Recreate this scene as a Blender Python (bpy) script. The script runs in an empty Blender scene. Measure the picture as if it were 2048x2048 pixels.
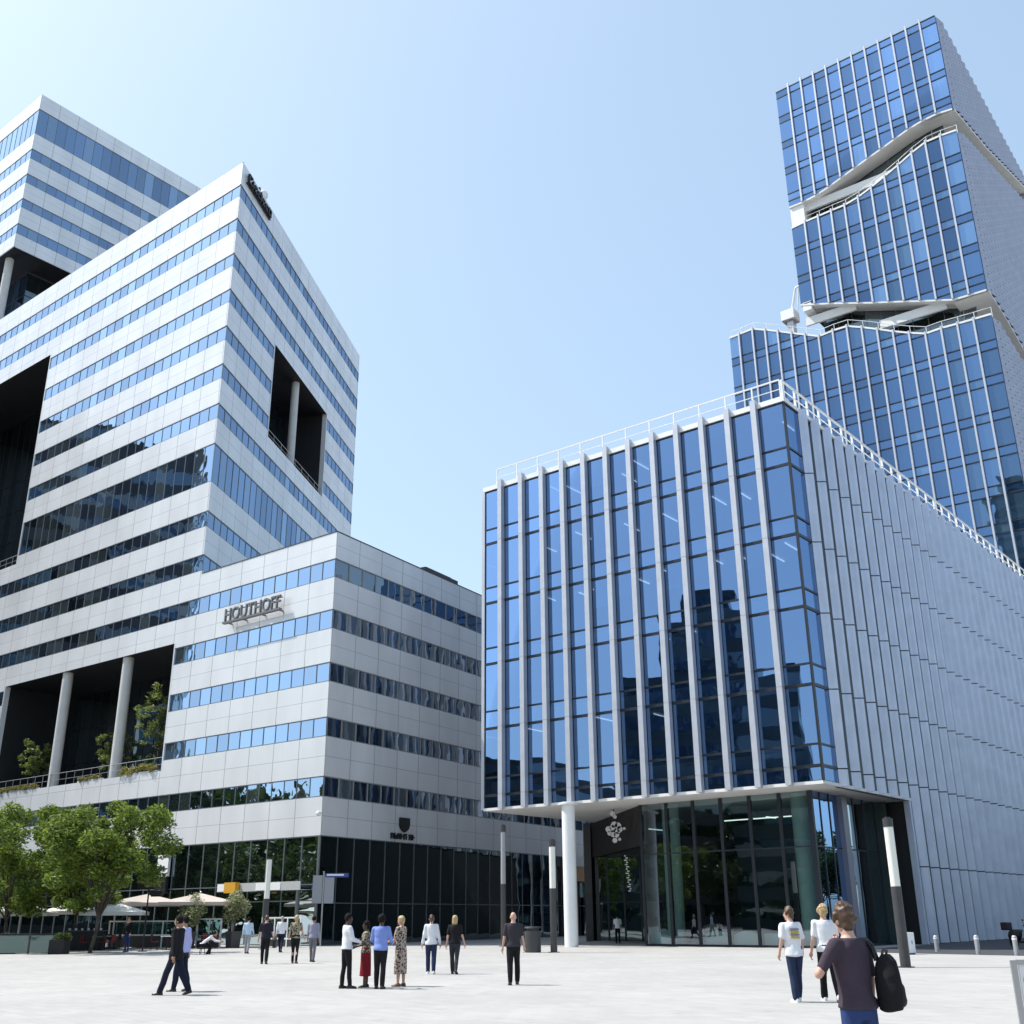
import bpy, bmesh, math, random
import numpy as np
from mathutils import Vector, Matrix
random.seed(7)
S = bpy.context.scene
COL = S.collection
R = math.radians

# ---------------------------------------------------------------- camera, sky, sun, exposure
PITCH, ROLL = 0.3621, -0.0069
cam = bpy.data.cameras.new('camera')
cam.sensor_width = 36.0
cam.lens = 36.0 * 2141.5 / 2048.0
cam.clip_start, cam.clip_end = 0.1, 5000.0
cam_ob = bpy.data.objects.new('camera', cam)
COL.objects.link(cam_ob)
fw = Vector((0, math.cos(PITCH), math.sin(PITCH)))
up = Vector((0, -math.sin(PITCH), math.cos(PITCH)))
rt = Vector((1, 0, 0))
r2 = rt * math.cos(ROLL) + up * math.sin(ROLL)
u2 = -rt * math.sin(ROLL) + up * math.cos(ROLL)
cam_ob.matrix_world = Matrix(((r2.x, u2.x, -fw.x, 0), (r2.y, u2.y, -fw.y, 0), (r2.z, u2.z, -fw.z, 1.62), (0, 0, 0, 1)))
S.camera = cam_ob

SUN_EL = R(55.5)
SUN_DIR = Vector((-0.982, 0.19, 0)).normalized() * math.cos(SUN_EL) + Vector((0, 0, math.sin(SUN_EL)))
W = bpy.data.worlds.new('World')
S.world = W
W.use_nodes = True
nt = W.node_tree
nt.nodes.clear()
sky = nt.nodes.new('ShaderNodeTexSky')
sky.sky_type = 'NISHITA'
sky.sun_disc = False
sky.sun_elevation = SUN_EL
sky.sun_rotation = math.atan2(SUN_DIR.x, SUN_DIR.y)
sky.air_density, sky.dust_density, sky.ozone_density = 1.0, 2.4, 1.0
bg = nt.nodes.new('ShaderNodeBackground')
bg.inputs['Strength'].default_value = 0.15
wo = nt.nodes.new('ShaderNodeOutputWorld')
gm = nt.nodes.new('ShaderNodeGamma'); gm.inputs['Gamma'].default_value = 0.5      # colour grade that pales the sky and evens it out
hz = nt.nodes.new('ShaderNodeMix'); hz.data_type = 'RGBA'; hz.blend_type = 'MULTIPLY'; hz.inputs[0].default_value = 1.0
hz.inputs[7].default_value = (1.60, 1.86, 2.02, 1)
nt.links.new(sky.outputs[0], gm.inputs[0]); nt.links.new(gm.outputs[0], hz.inputs[6]); nt.links.new(hz.outputs[2], bg.inputs['Color'])
nt.links.new(bg.outputs[0], wo.inputs['Surface'])

sun = bpy.data.lights.new('sun', 'SUN')
sun.energy = 3.4
sun.angle = R(0.5)
sun.color = (1.0, 0.965, 0.91)
sun_ob = bpy.data.objects.new('sun', sun)
COL.objects.link(sun_ob)
sun_ob.rotation_euler = SUN_DIR.to_track_quat('Z', 'Y').to_euler()
sun_ob.location = SUN_DIR * 200

S.view_settings.view_transform = 'Standard'
S.view_settings.look = 'None'
S.view_settings.exposure = 0.78
S.view_settings.gamma = 1.0
S.render.engine = 'CYCLES'
S.cycles.max_bounces = 10
S.cycles.transparent_max_bounces = 16
S.cycles.caustics_reflective = False
S.cycles.caustics_refractive = False

# ---------------------------------------------------------------- materials
MATS = {}
def mat(name, col=(0.5, 0.5, 0.5), rough=0.6, metal=0.0, spec=0.5, bump=None, var=None):
    """plain procedural material; var = (scale, amount) value noise, bump = (scale, strength)"""
    if name in MATS: return MATS[name]
    m = bpy.data.materials.new(name); m.use_nodes = True
    n, l = m.node_tree.nodes, m.node_tree.links
    b = n['Principled BSDF']
    b.inputs['Base Color'].default_value = (*col, 1)
    b.inputs['Roughness'].default_value = rough
    b.inputs['Metallic'].default_value = metal
    b.inputs['Specular IOR Level'].default_value = spec
    if var or bump: tc = n.new('ShaderNodeTexCoord')
    if var:
        nz = n.new('ShaderNodeTexNoise'); nz.inputs['Scale'].default_value = var[0]; nz.inputs['Detail'].default_value = 6
        l.new(tc.outputs['Object'], nz.inputs['Vector'])
        mr = n.new('ShaderNodeMapRange')
        mr.inputs[1].default_value, mr.inputs[2].default_value = 0.3, 0.7
        mr.inputs[3].default_value, mr.inputs[4].default_value = 1 - var[1], 1 + var[1]
        l.new(nz.outputs['Fac'], mr.inputs[0])
        mx = n.new('ShaderNodeMix'); mx.data_type = 'RGBA'; mx.blend_type = 'MULTIPLY'; mx.inputs[0].default_value = 1
        mx.inputs[6].default_value = (*col, 1)
        l.new(mr.outputs[0], mx.inputs[7]); l.new(mx.outputs[2], b.inputs['Base Color'])
    if bump:
        nb = n.new('ShaderNodeTexNoise'); nb.inputs['Scale'].default_value = bump[0]; nb.inputs['Detail'].default_value = 4
        l.new(tc.outputs['Object'], nb.inputs['Vector'])
        bp = n.new('ShaderNodeBump'); bp.inputs['Strength'].default_value = bump[1]; bp.inputs['Distance'].default_value = 0.02
        l.new(nb.outputs['Fac'], bp.inputs['Height']); l.new(bp.outputs[0], b.inputs['Normal'])
    MATS[name] = m
    return m

def emit(name, col, strength):
    m = mat(name, col, 0.4)
    b = m.node_tree.nodes['Principled BSDF']
    b.inputs['Emission Color'].default_value = (*col, 1)
    b.inputs['Emission Strength'].default_value = strength
    return m

def panel_mat(name, col, rough, metal, tint=0.03, groove=0.5, jw=0.012):
    """sheet panels: UV is in panel units, one panel per unit square, thin recessed joints"""
    m = bpy.data.materials.new(name); m.use_nodes = True
    n, l = m.node_tree.nodes, m.node_tree.links
    b = n['Principled BSDF']
    b.inputs['Roughness'].default_value = rough; b.inputs['Metallic'].default_value = metal
    uv = n.new('ShaderNodeUVMap')
    br = n.new('ShaderNodeTexBrick'); br.offset = 0; br.squash = 1
    br.inputs['Scale'].default_value = 1; br.inputs['Brick Width'].default_value = 1; br.inputs['Row Height'].default_value = 1
    br.inputs['Mortar Size'].default_value = jw; br.inputs['Mortar Smooth'].default_value = 0.0; br.inputs['Bias'].default_value = 0
    br.inputs['Color1'].default_value = (*[c * (1 - tint) for c in col], 1)
    br.inputs['Color2'].default_value = (*[min(1, c * (1 + tint)) for c in col], 1)
    br.inputs['Mortar'].default_value = (*[c * groove for c in col], 1)
    l.new(uv.outputs[0], br.inputs['Vector'])
    tc = n.new('ShaderNodeTexCoord'); nz = n.new('ShaderNodeTexNoise'); nz.inputs['Scale'].default_value = 0.35; nz.inputs['Detail'].default_value = 8
    mp = n.new('ShaderNodeMapping'); mp.inputs['Scale'].default_value = (1, 1, 0.35)
    l.new(tc.outputs['Object'], mp.inputs[0]); l.new(mp.outputs[0], nz.inputs['Vector'])
    mr = n.new('ShaderNodeMapRange'); mr.inputs[1].default_value, mr.inputs[2].default_value, mr.inputs[3].default_value, mr.inputs[4].default_value = 0.3, 0.7, 0.90, 1.06
    l.new(nz.outputs['Fac'], mr.inputs[0])
    mx = n.new('ShaderNodeMix'); mx.data_type = 'RGBA'; mx.blend_type = 'MULTIPLY'; mx.inputs[0].default_value = 1
    l.new(br.outputs['Color'], mx.inputs[6]); l.new(mr.outputs[0], mx.inputs[7]); l.new(mx.outputs[2], b.inputs['Base Color'])
    bp = n.new('ShaderNodeBump'); bp.inputs['Strength'].default_value = 0.18; bp.inputs['Distance'].default_value = 0.02; bp.invert = True
    l.new(br.outputs['Fac'], bp.inputs['Height']); l.new(bp.outputs[0], b.inputs['Normal'])
    MATS[name] = m
    return m

def glass_mat(name, refl, body, fac, clear=0.0, clear_col=(0.5, 0.6, 0.65), vary=0.35, wave=0.03, wscale=0.5, edge=0.6, blind=None):
    """coated facade glass: tinted mirror coat over a dark (or partly clear) body, panes differ a little and are not quite flat"""
    m = bpy.data.materials.new(name); m.use_nodes = True
    n, l = m.node_tree.nodes, m.node_tree.links
    n.clear()
    out = n.new('ShaderNodeOutputMaterial')
    geo = n.new('ShaderNodeNewGeometry')
    tc = n.new('ShaderNodeTexCoord')
    nz = n.new('ShaderNodeTexNoise'); nz.inputs['Scale'].default_value = wscale; nz.inputs['Detail'].default_value = 1.0
    add = n.new('ShaderNodeVectorMath'); add.operation = 'MULTIPLY_ADD'
    add.inputs[1].default_value = (31, 17, 23)
    l.new(geo.outputs['Random Per Island'], add.inputs[0]); l.new(tc.outputs['Object'], add.inputs[2])
    l.new(add.outputs[0], nz.inputs['Vector'])
    bp = n.new('ShaderNodeBump'); bp.inputs['Strength'].default_value = 1.0; bp.inputs['Distance'].default_value = wave
    l.new(nz.outputs['Fac'], bp.inputs['Height'])
    gl = n.new('ShaderNodeBsdfGlossy'); gl.inputs['Roughness'].default_value = 0.01
    mr = n.new('ShaderNodeMapRange'); mr.inputs[3].default_value, mr.inputs[4].default_value = 1 - vary, 1.0
    l.new(geo.outputs['Random Per Island'], mr.inputs[0])
    mx = n.new('ShaderNodeMix'); mx.data_type = 'RGBA'; mx.blend_type = 'MULTIPLY'; mx.inputs[0].default_value = 1; mx.inputs[6].default_value = (*refl, 1)
    l.new(mr.outputs[0], mx.inputs[7]); l.new(mx.outputs[2], gl.inputs['Color']); l.new(bp.outputs[0], gl.inputs['Normal'])
    df = n.new('ShaderNodeBsdfDiffuse'); df.inputs['Color'].default_value = (*body, 1)
    if blind:                                  # some panes have a blind drawn behind them
        mm = n.new('ShaderNodeMath'); mm.operation = 'MULTIPLY'; mm.inputs[1].default_value = 37.0; l.new(geo.outputs['Random Per Island'], mm.inputs[0])
        ff = n.new('ShaderNodeMath'); ff.operation = 'FRACT'; l.new(mm.outputs[0], ff.inputs[0])
        rp = n.new('ShaderNodeMapRange'); rp.inputs[1].default_value, rp.inputs[2].default_value = 1 - blind[1], 1.0; l.new(ff.outputs[0], rp.inputs[0])
        bm_ = n.new('ShaderNodeMix'); bm_.data_type = 'RGBA'; bm_.inputs[6].default_value = (*body, 1); bm_.inputs[7].default_value = (*blind[0], 1)
        l.new(rp.outputs[0], bm_.inputs[0]); l.new(bm_.outputs[2], df.inputs['Color'])
    inner = df
    if clear > 0:
        tr = n.new('ShaderNodeBsdfTransparent'); tr.inputs['Color'].default_value = (*clear_col, 1)
        mc = n.new('ShaderNodeMixShader'); mc.inputs[0].default_value = clear
        l.new(df.outputs[0], mc.inputs[1]); l.new(tr.outputs[0], mc.inputs[2]); inner = mc
    lw = n.new('ShaderNodeLayerWeight'); lw.inputs['Blend'].default_value = 0.35
    mf = n.new('ShaderNodeMapRange'); mf.inputs[3].default_value, mf.inputs[4].default_value = fac, fac + (1 - fac) * edge
    l.new(lw.outputs['Fresnel'], mf.inputs[0])
    ms = n.new('ShaderNodeMixShader')
    l.new(mf.outputs[0], ms.inputs[0]); l.new(inner.outputs[0], ms.inputs[1]); l.new(gl.outputs[0], ms.inputs[2])
    l.new(ms.outputs[0], out.inputs['Surface'])
    MATS[name] = m
    return m

def leaf_mat(name, c1, c2, trans=0.35):
    m = bpy.data.materials.new(name); m.use_nodes = True
    n, l = m.node_tree.nodes, m.node_tree.links
    n.clear()
    out = n.new('ShaderNodeOutputMaterial'); geo = n.new('ShaderNodeNewGeometry')
    rp = n.new('ShaderNodeValToRGB'); rp.color_ramp.elements[0].color = (*c1, 1); rp.color_ramp.elements[1].color = (*c2, 1)
    l.new(geo.outputs['Random Per Island'], rp.inputs[0])
    df = n.new('ShaderNodeBsdfPrincipled'); df.inputs['Roughness'].default_value = 0.55; l.new(rp.outputs[0], df.inputs['Base Color'])
    tl = n.new('ShaderNodeBsdfTranslucent'); l.new(rp.outputs[0], tl.inputs['Color'])
    ms = n.new('ShaderNodeMixShader'); ms.inputs[0].default_value = trans
    l.new(df.outputs[0], ms.inputs[1]); l.new(tl.outputs[0], ms.inputs[2]); l.new(ms.outputs[0], out.inputs['Surface'])
    MATS[name] = m
    return m

def paving_mat():
    m = bpy.data.materials.new('pale_concrete_paving'); m.use_nodes = True
    n, l = m.node_tree.nodes, m.node_tree.links
    b = n['Principled BSDF']; b.inputs['Roughness'].default_value = 0.8; b.inputs['Specular IOR Level'].default_value = 0.3
    tc = n.new('ShaderNodeTexCoord')
    mp = n.new('ShaderNodeMapping'); mp.inputs['Rotation'].default_value = (0, 0, R(51.75)); l.new(tc.outputs['Object'], mp.inputs[0])
    br = n.new('ShaderNodeTexBrick'); br.offset = 0.5
    br.inputs['Scale'].default_value = 1; br.inputs['Brick Width'].default_value = 0.6; br.inputs['Row Height'].default_value = 0.3
    br.inputs['Mortar Size'].default_value = 0.006; br.inputs['Mortar Smooth'].default_value = 0.2
    br.inputs['Color1'].default_value = (0.375, 0.362, 0.345, 1); br.inputs['Color2'].default_value = (0.412, 0.398, 0.380, 1); br.inputs['Mortar'].default_value = (0.31, 0.30, 0.288, 1)
    l.new(mp.outputs[0], br.inputs['Vector'])
    nz = n.new('ShaderNodeTexNoise'); nz.inputs['Scale'].default_value = 0.22; nz.inputs['Detail'].default_value = 9; nz.inputs['Roughness'].default_value = 0.62
    l.new(tc.outputs['Object'], nz.inputs['Vector'])
    mr = n.new('ShaderNodeMapRange'); mr.inputs[1].default_value, mr.inputs[2].default_value, mr.inputs[3].default_value, mr.inputs[4].default_value = 0.35, 0.65, 0.91, 1.05
    l.new(nz.outputs['Fac'], mr.inputs[0])
    n2 = n.new('ShaderNodeTexNoise'); n2.inputs['Scale'].default_value = 2.3; n2.inputs['Detail'].default_value = 5; l.new(tc.outputs['Object'], n2.inputs['Vector'])
    m2 = n.new('ShaderNodeMapRange'); m2.inputs[1].default_value, m2.inputs[2].default_value, m2.inputs[3].default_value, m2.inputs[4].default_value = 0.58, 0.74, 1.02, 0.88
    l.new(n2.outputs['Fac'], m2.inputs[0])
    mu = n.new('ShaderNodeMath'); mu.operation = 'MULTIPLY'; l.new(mr.outputs[0], mu.inputs[0]); l.new(m2.outputs[0], mu.inputs[1])
    mx = n.new('ShaderNodeMix'); mx.data_type = 'RGBA'; mx.blend_type = 'MULTIPLY'; mx.inputs[0].default_value = 1
    l.new(br.outputs['Color'], mx.inputs[6]); l.new(mu.outputs[0], mx.inputs[7]); l.new(mx.outputs[2], b.inputs['Base Color'])
    bp = n.new('ShaderNodeBump'); bp.inputs['Strength'].default_value = 0.25; bp.inputs['Distance'].default_value = 0.01; bp.invert = True
    l.new(br.outputs['Fac'], bp.inputs['Height']); l.new(bp.outputs[0], b.inputs['Normal'])
    return m

M_PANEL = panel_mat('silver_grey_panel', (0.78, 0.78, 0.79), 0.34, 0.22)
M_PANEL_TAN = M_PANEL
M_SIDE = panel_mat('perforated_side_panel', (0.50, 0.51, 0.56), 0.45, 0.3, 0.05, 0.5, 0.02)
M_FINW = mat('pale_fin_metal', (0.50, 0.52, 0.57), 0.42, 0.4, var=(1.5, 0.06))
M_CLAD = mat('sky_tinted_cladding_metal', (0.54, 0.58, 0.69), 0.38, 0.45, var=(0.9, 0.07))  # blue of the skylit shade is put into the grey-white metal
M_WHITE = mat('white_painted_metal', (0.80, 0.80, 0.79), 0.45, var=(0.7, 0.04))
M_SOFFIT = mat('white_soffit', (0.74, 0.73, 0.71), 0.6, var=(0.5, 0.05))
M_DARK = mat('dark_interior', (0.018, 0.019, 0.022), 0.7)
M_SHADE = mat('shade_black_lining', (0.010, 0.010, 0.012), 0.6, var=(0.8, 0.2))  # near black stands in for deep shade in recesses and under soffits
M_MULL = mat('dark_mullion', (0.03, 0.035, 0.045), 0.4, 0.5)
M_MULLG = mat('grey_mullion', (0.20, 0.21, 0.22), 0.4, 0.6)
M_CONC = mat('light_column_concrete', (0.58, 0.57, 0.55), 0.6, var=(1.2, 0.06))
M_ROOF = mat('roof_membrane', (0.2, 0.2, 0.2), 0.9, var=(0.4, 0.1))
M_STEEL = mat('brushed_steel', (0.45, 0.45, 0.46), 0.35, 0.8)
M_BLACK = mat('black_metal', (0.015, 0.015, 0.016), 0.45, 0.3)
M_GREYP = mat('dark_grey_paint', (0.06, 0.06, 0.063), 0.45, 0.2, var=(2, 0.1))
G_RIB = glass_mat('ribbon_window_glass', (0.50, 0.68, 0.95), (0.02, 0.026, 0.03), 0.50, vary=.3, wave=0.010, wscale=0.9, blind=((0.16, 0.20, 0.20), .5))
M_MULLP = mat('pale_mullion', (0.30, 0.30, 0.29), 0.5, 0.3)
G_DRIB = glass_mat('dark_ribbon_glass', (0.62, 0.75, 0.9), (0.008, 0.010, 0.013), 0.30, wave=0.010, wscale=0.6, edge=.7, blind=((0.14, 0.16, 0.16), .35))
G_CUBE = glass_mat('blue_facade_glass', (0.38, 0.60, 1.0), (0.010, 0.018, 0.03), 0.50, clear=0.72, clear_col=(0.36, 0.52, 0.72), vary=0.28, wave=0.006, wscale=0.5)
G_TOW = glass_mat('tower_facade_glass', (0.34, 0.55, 0.92), (0.012, 0.03, 0.06), 0.44, vary=0.5, wave=0.010, wscale=0.5, blind=((0.14, 0.24, 0.32), .4))
G_LOB = glass_mat('clear_lobby_glass', (0.75, 0.86, 0.95), (0.01, 0.015, 0.016), 0.17, clear=0.9, clear_col=(0.50, 0.66, 0.64), vary=0.15, wave=0.008, wscale=0.35, edge=0.8)
G_SHOP = glass_mat('dark_shopfront_glass', (0.7, 0.85, 0.9), (0.008, 0.012, 0.013), 0.20, vary=0.3, wave=0.012, wscale=0.5, edge=0.7)
G_SCREEN = glass_mat('terrace_screen_glass', (0.8, 0.95, 0.92), (0.02, 0.05, 0.05), 0.12, clear=0.85, clear_col=(0.65, 0.82, 0.78), vary=0.1, wave=0.0)
M_LAMP = emit('lit_ceiling_light', (1.0, 0.98, 0.93), 1.1)
L_TREE = leaf_mat('tree_leaves', (0.03, 0.08, 0.012), (0.29, 0.37, 0.06), .5)
L_FAR = leaf_mat('dark_tree_leaves', (0.02, 0.045, 0.010), (0.09, 0.12, 0.025))  # darker green for the street trees and the tree belt
L_OLIVE = leaf_mat('olive_leaves', (0.16, 0.19, 0.08), (0.44, 0.46, 0.26))
L_TERR = leaf_mat('terrace_leaves', (0.06, 0.12, 0.02), (0.34, 0.38, 0.12), .5)
L_GRASS = leaf_mat('planter_grass', (0.16, 0.16, 0.03), (0.36, 0.32, 0.10))
M_BARK = mat('tree_bark', (0.06, 0.05, 0.04), 0.85, var=(6, 0.3), bump=(12, 0.6))

# ---------------------------------------------------------------- mesh helpers
class MB:
    def __init__(s): s.v, s.f, s.uv, s.m = [], [], [], []
    def poly(s, pts, uv=None, mi=0):
        k = len(s.v); s.v += [tuple(p) for p in pts]; s.f.append(tuple(range(k, k + len(pts)))); s.m.append(mi)
        s.uv += list(uv) if uv else [(0.5, 0.5)] * len(pts)
    def raw(s, verts, faces, mi=0):
        k = len(s.v); s.v += [tuple(p) for p in verts]
        for f in faces:
            s.f.append(tuple(i + k for i in f)); s.m.append(mi); s.uv += [(0.5, 0.5)] * len(f)
    def hexa(s, c, uvs=None, mi=0):
        """8 corners: 0-3 one side, 4-7 the opposite, same order"""
        F = ((0, 3, 2, 1), (4, 5, 6, 7), (0, 1, 5, 4), (1, 2, 6, 5), (2, 3, 7, 6), (3, 0, 4, 7))
        k = len(s.v); s.v += [tuple(p) for p in c]
        for f in F:
            s.f.append(tuple(i + k for i in f)); s.m.append(mi)
            s.uv += [uvs[i] for i in f] if uvs else [(0.5, 0.5)] * 4
    def box(s, fr, u0, u1, n0, n1, z0, z1, uvf=None, mi=0):
        P = [fr(u, n, z) for n in (n0, n1) for (u, z) in ((u0, z0), (u1, z0), (u1, z1), (u0, z1))]
        U = None
        if uvf: U = [uvf(u, z) for n in (n0, n1) for (u, z) in ((u0, z0), (u1, z0), (u1, z1), (u0, z1))]
        s.hexa(P, U, mi)
    def cube(s, c, d, mi=0, rz=0.0):
        x, y, z = c; a, b, h = d[0] / 2, d[1] / 2, d[2] / 2
        cs, sn = math.cos(rz), math.sin(rz)
        P = []
        for zz in (-h, h):
            for (p, q) in ((-a, -b), (a, -b), (a, b), (-a, b)):
                P.append((x + p * cs - q * sn, y + p * sn + q * cs, z + zz))
        s.hexa(P, None, mi)
    def tube(s, p0, p1, r0, r1=None, seg=10, mi=0, caps=True):
        r1 = r0 if r1 is None else r1
        p0, p1 = Vector(p0), Vector(p1); d = (p1 - p0)
        if d.length < 1e-6: return
        q = d.normalized().to_track_quat('Z', 'Y')
        k = len(s.v)
        for (p, r) in ((p0, r0), (p1, r1)):
            for i in range(seg):
                a = 2 * math.pi * i / seg
                s.v.append(tuple(p + q @ Vector((r * math.cos(a), r * math.sin(a), 0))))
        for i in range(seg):
            j = (i + 1) % seg
            s.f.append((k + i, k + j, k + seg + j, k + seg + i)); s.m.append(mi); s.uv += [(0.5, 0.5)] * 4
        if caps:
            s.f.append(tuple(k + i for i in reversed(range(seg)))); s.m.append(mi); s.uv += [(0.5, 0.5)] * seg
            s.f.append(tuple(k + seg + i for i in range(seg))); s.m.append(mi); s.uv += [(0.5, 0.5)] * seg
    def path(s, pts, radii, seg=8, mi=0):
        for a, b, r, q in zip(pts, pts[1:], radii, radii[1:]): s.tube(a, b, r, q, seg, mi)
    def ball(s, c, r, seg=12, rings=8, mi=0, zmin=None):
        r = (r, r, r) if not hasattr(r, '__len__') else r
        k = len(s.v); c = Vector(c)
        for j in range(rings + 1):
            t = math.pi * j / rings
            for i in range(seg):
                a = 2 * math.pi * i / seg
                s.v.append((c.x + r[0] * math.sin(t) * math.cos(a), c.y + r[1] * math.sin(t) * math.sin(a), c.z + r[2] * math.cos(t)))
        for j in range(rings):
            for i in range(seg):
                q = (i + 1) % seg
                s.f.append((k + j * seg + i, k + (j + 1) * seg + i, k + (j + 1) * seg + q, k + j * seg + q)); s.m.append(mi); s.uv += [(0.5, 0.5)] * 4
    def loft(s, rings, seg=16, mi=0, caps=True):
        """rings: (cx, cy, cz, rx, ry)"""
        k = len(s.v)
        for (cx, cy, cz, rx, ry) in rings:
            for i in range(seg):
                a = 2 * math.pi * i / seg
                s.v.append((cx + rx * math.cos(a), cy + ry * math.sin(a), cz))
        for j in range(len(rings) - 1):
            for i in range(seg):
                q = (i + 1) % seg
                s.f.append((k + j * seg + i, k + j * seg + q, k + (j + 1) * seg + q, k + (j + 1) * seg + i)); s.m.append(mi); s.uv += [(0.5, 0.5)] * 4
        if caps:
            s.f.append(tuple(k + i for i in reversed(range(seg)))); s.m.append(mi); s.uv += [(0.5, 0.5)] * seg
            e = k + (len(rings) - 1) * seg
            s.f.append(tuple(e + i for i in range(seg))); s.m.append(mi); s.uv += [(0.5, 0.5)] * seg
    def mesh(s, name, mats, off=(0, 0, 0), smooth=False):
        me = bpy.data.meshes.new(name)
        o = np.array(off)
        v = (np.array(s.v, dtype=float).reshape(-1, 3) - o)
        me.from_pydata(v.tolist(), [], s.f)
        for m in (mats if isinstance(mats, (list, tuple)) else [mats]): me.materials.append(m)
        if any(s.m): me.polygons.foreach_set('material_index', s.m)
        ul = me.uv_layers.new(name='uv')
        ul.data.foreach_set('uv', [c for t in s.uv for c in t])
        if smooth: me.polygons.foreach_set('use_smooth', [True] * len(me.polygons))
        me.update()
        return me
    def build(s, name, mats, parent=None, smooth=False, bevel=0, world=True):
        off = tuple(world_loc(parent)) if (parent is not None and world) else (0, 0, 0)
        ob = bpy.data.objects.new(name, s.mesh(name, mats, off, smooth))
        COL.objects.link(ob)
        if parent is not None: ob.parent = parent
        if bevel:
            b = ob.modifiers.new('bevel', 'BEVEL'); b.width = bevel; b.segments = 2; b.limit_method = 'ANGLE'
        return ob

WL = {}
def world_loc(o):
    l = Vector((0, 0, 0))
    while o is not None:
        l += o.location; o = o.parent
    return l
def tag(o, label=None, cat=None, group=None, kind=None):
    if label: o['label'] = label
    if cat: o['category'] = cat
    if group: o['group'] = group
    if kind: o['kind'] = kind
    return o
def thing(name, loc, label, cat, group=None, rz=0.0):
    o = bpy.data.objects.new(name, None); COL.objects.link(o)
    o.location = loc; o.rotation_euler = (0, 0, rz); o.empty_display_size = 0.3
    return tag(o, label, cat, group)
def kids(o): return [c for c in bpy.data.objects if c.parent == o]
def copy_thing(o, loc, rz, label, sc=1.0):
    r = o.copy(); COL.objects.link(r); r.location = loc; r.rotation_euler = (0, 0, rz); r.scale = (sc, sc, sc); r['label'] = label
    for c in kids(o):
        d = c.copy(); COL.objects.link(d); d.parent = r
        for e in kids(c):
            f = e.copy(); COL.objects.link(f); f.parent = d
    return r

class Fr:
    """facade frame: u along the wall from the corner, n outwards, z up"""
    def __init__(s, o, deg, left):
        h = R(deg)
        s.o = Vector((o[0], o[1], 0))
        if left: s.u = Vector((-math.cos(h), math.sin(h), 0)); s.n = Vector((-s.u.y, s.u.x, 0))
        else: s.u = Vector((math.sin(h), math.cos(h), 0)); s.n = Vector((s.u.y, -s.u.x, 0))
    def __call__(s, u, n, z): return s.o + s.u * u + s.n * n + Vector((0, 0, z))
HL, HA, HB, HC = 38.25, 9.0, 30.65, 39.5
PB = (-12.84, 74.01)
PA = (-12.84 - 16.15 * math.cos(R(HL)), 74.01 + 16.15 * math.sin(R(HL)))
PC = (16.30, 57.76)
PD = (53.08, 103.0)
PE = (-61.92, 113.0)
FL = Fr(PB, HL, True)      # common front plane of the striped buildings, u measured from the low wing's corner
FA = Fr(PA, HA, False); FB = Fr(PB, HB, False)
FCL = Fr(PC, HL, True); FCR = Fr(PC, HC, False)
FDL = Fr(PD, HL, True); FDR = Fr(PD, HL, False)
FEL = Fr(PE, HL, True); FER = Fr(PE, HL, False)

# ---------------------------------------------------------------- ground
b = MB(); b.poly([(-1600, -1600, 0), (1600, -1600, 0), (1600, 1600, 0), (-1600, 1600, 0)])
tag(b.build('plaza', paving_mat()), 'wide pale concrete paved plaza', 'plaza', kind='structure')
b = MB(); b.poly([(16.25, 57.2, .004), (16.9, 53.2, .004), (20.7, 48.5, .004), (44, 20, .004), (110, 60, .004), (70, 140, .004), (50.8, 99.6, .004)])
tag(b.build('road', mat('dark_asphalt', (0.05, 0.05, 0.055), 0.85, var=(1.2, 0.2))), 'strip of dark asphalt beside the glass cube', 'road', kind='structure')
# ---------------------------------------------------------------- striped office buildings
def minus(U0, U1, voids, za, zb):
    segs = [(U0, U1)]
    for (a, c, z0, z1) in voids:
        if z0 < zb - 1e-6 and z1 > za + 1e-6:
            out = []
            for (p, q) in segs:
                if c <= p or a >= q: out.append((p, q))
                else:
                    if a > p: out.append((p, a))
                    if c < q: out.append((c, q))
            segs = out
    return segs

def pane(mb, fr, u0, u1, n, z0, z1, jit=0.004):
    j = [random.uniform(-jit, jit) for _ in range(3)]
    mb.poly([fr(u0, n + j[0], z0), fr(u1, n + j[1], z0), fr(u1, n + j[1] + j[2] - j[0], z1), fr(u0, n + j[2], z1)])

def ribbon(fr, parent, u0, u1, z0, z1, glass, bay, name, hbars=(), mw=0.05, framecol=None, n=-0.06):
    k = max(1, round((u1 - u0) / bay)); w = (u1 - u0) / k
    g = MB(); f = MB()
    for i in range(k): pane(g, fr, u0 + i * w, u0 + (i + 1) * w, n, z0, z1)
    for i in range(k + 1):
        c = u0 + i * w
        f.box(fr, max(u0, c - mw / 2), min(u1, c + mw / 2), n - 0.02, n + 0.035, z0 + 0.05, z1 - 0.06)
    f.box(fr, u0, u1, n - 0.02, n + 0.045, z1 - 0.06, z1)
    f.box(fr, u0, u1, n - 0.02, n + 0.045, z0, z0 + 0.05)
    for h in hbars: f.box(fr, u0, u1, n - 0.02, n + 0.042, h - 0.035, h + 0.035)
    o = g.build(name, glass, parent)
    f.build('frame', framecol or M_MULLG, o)
    return o

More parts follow.
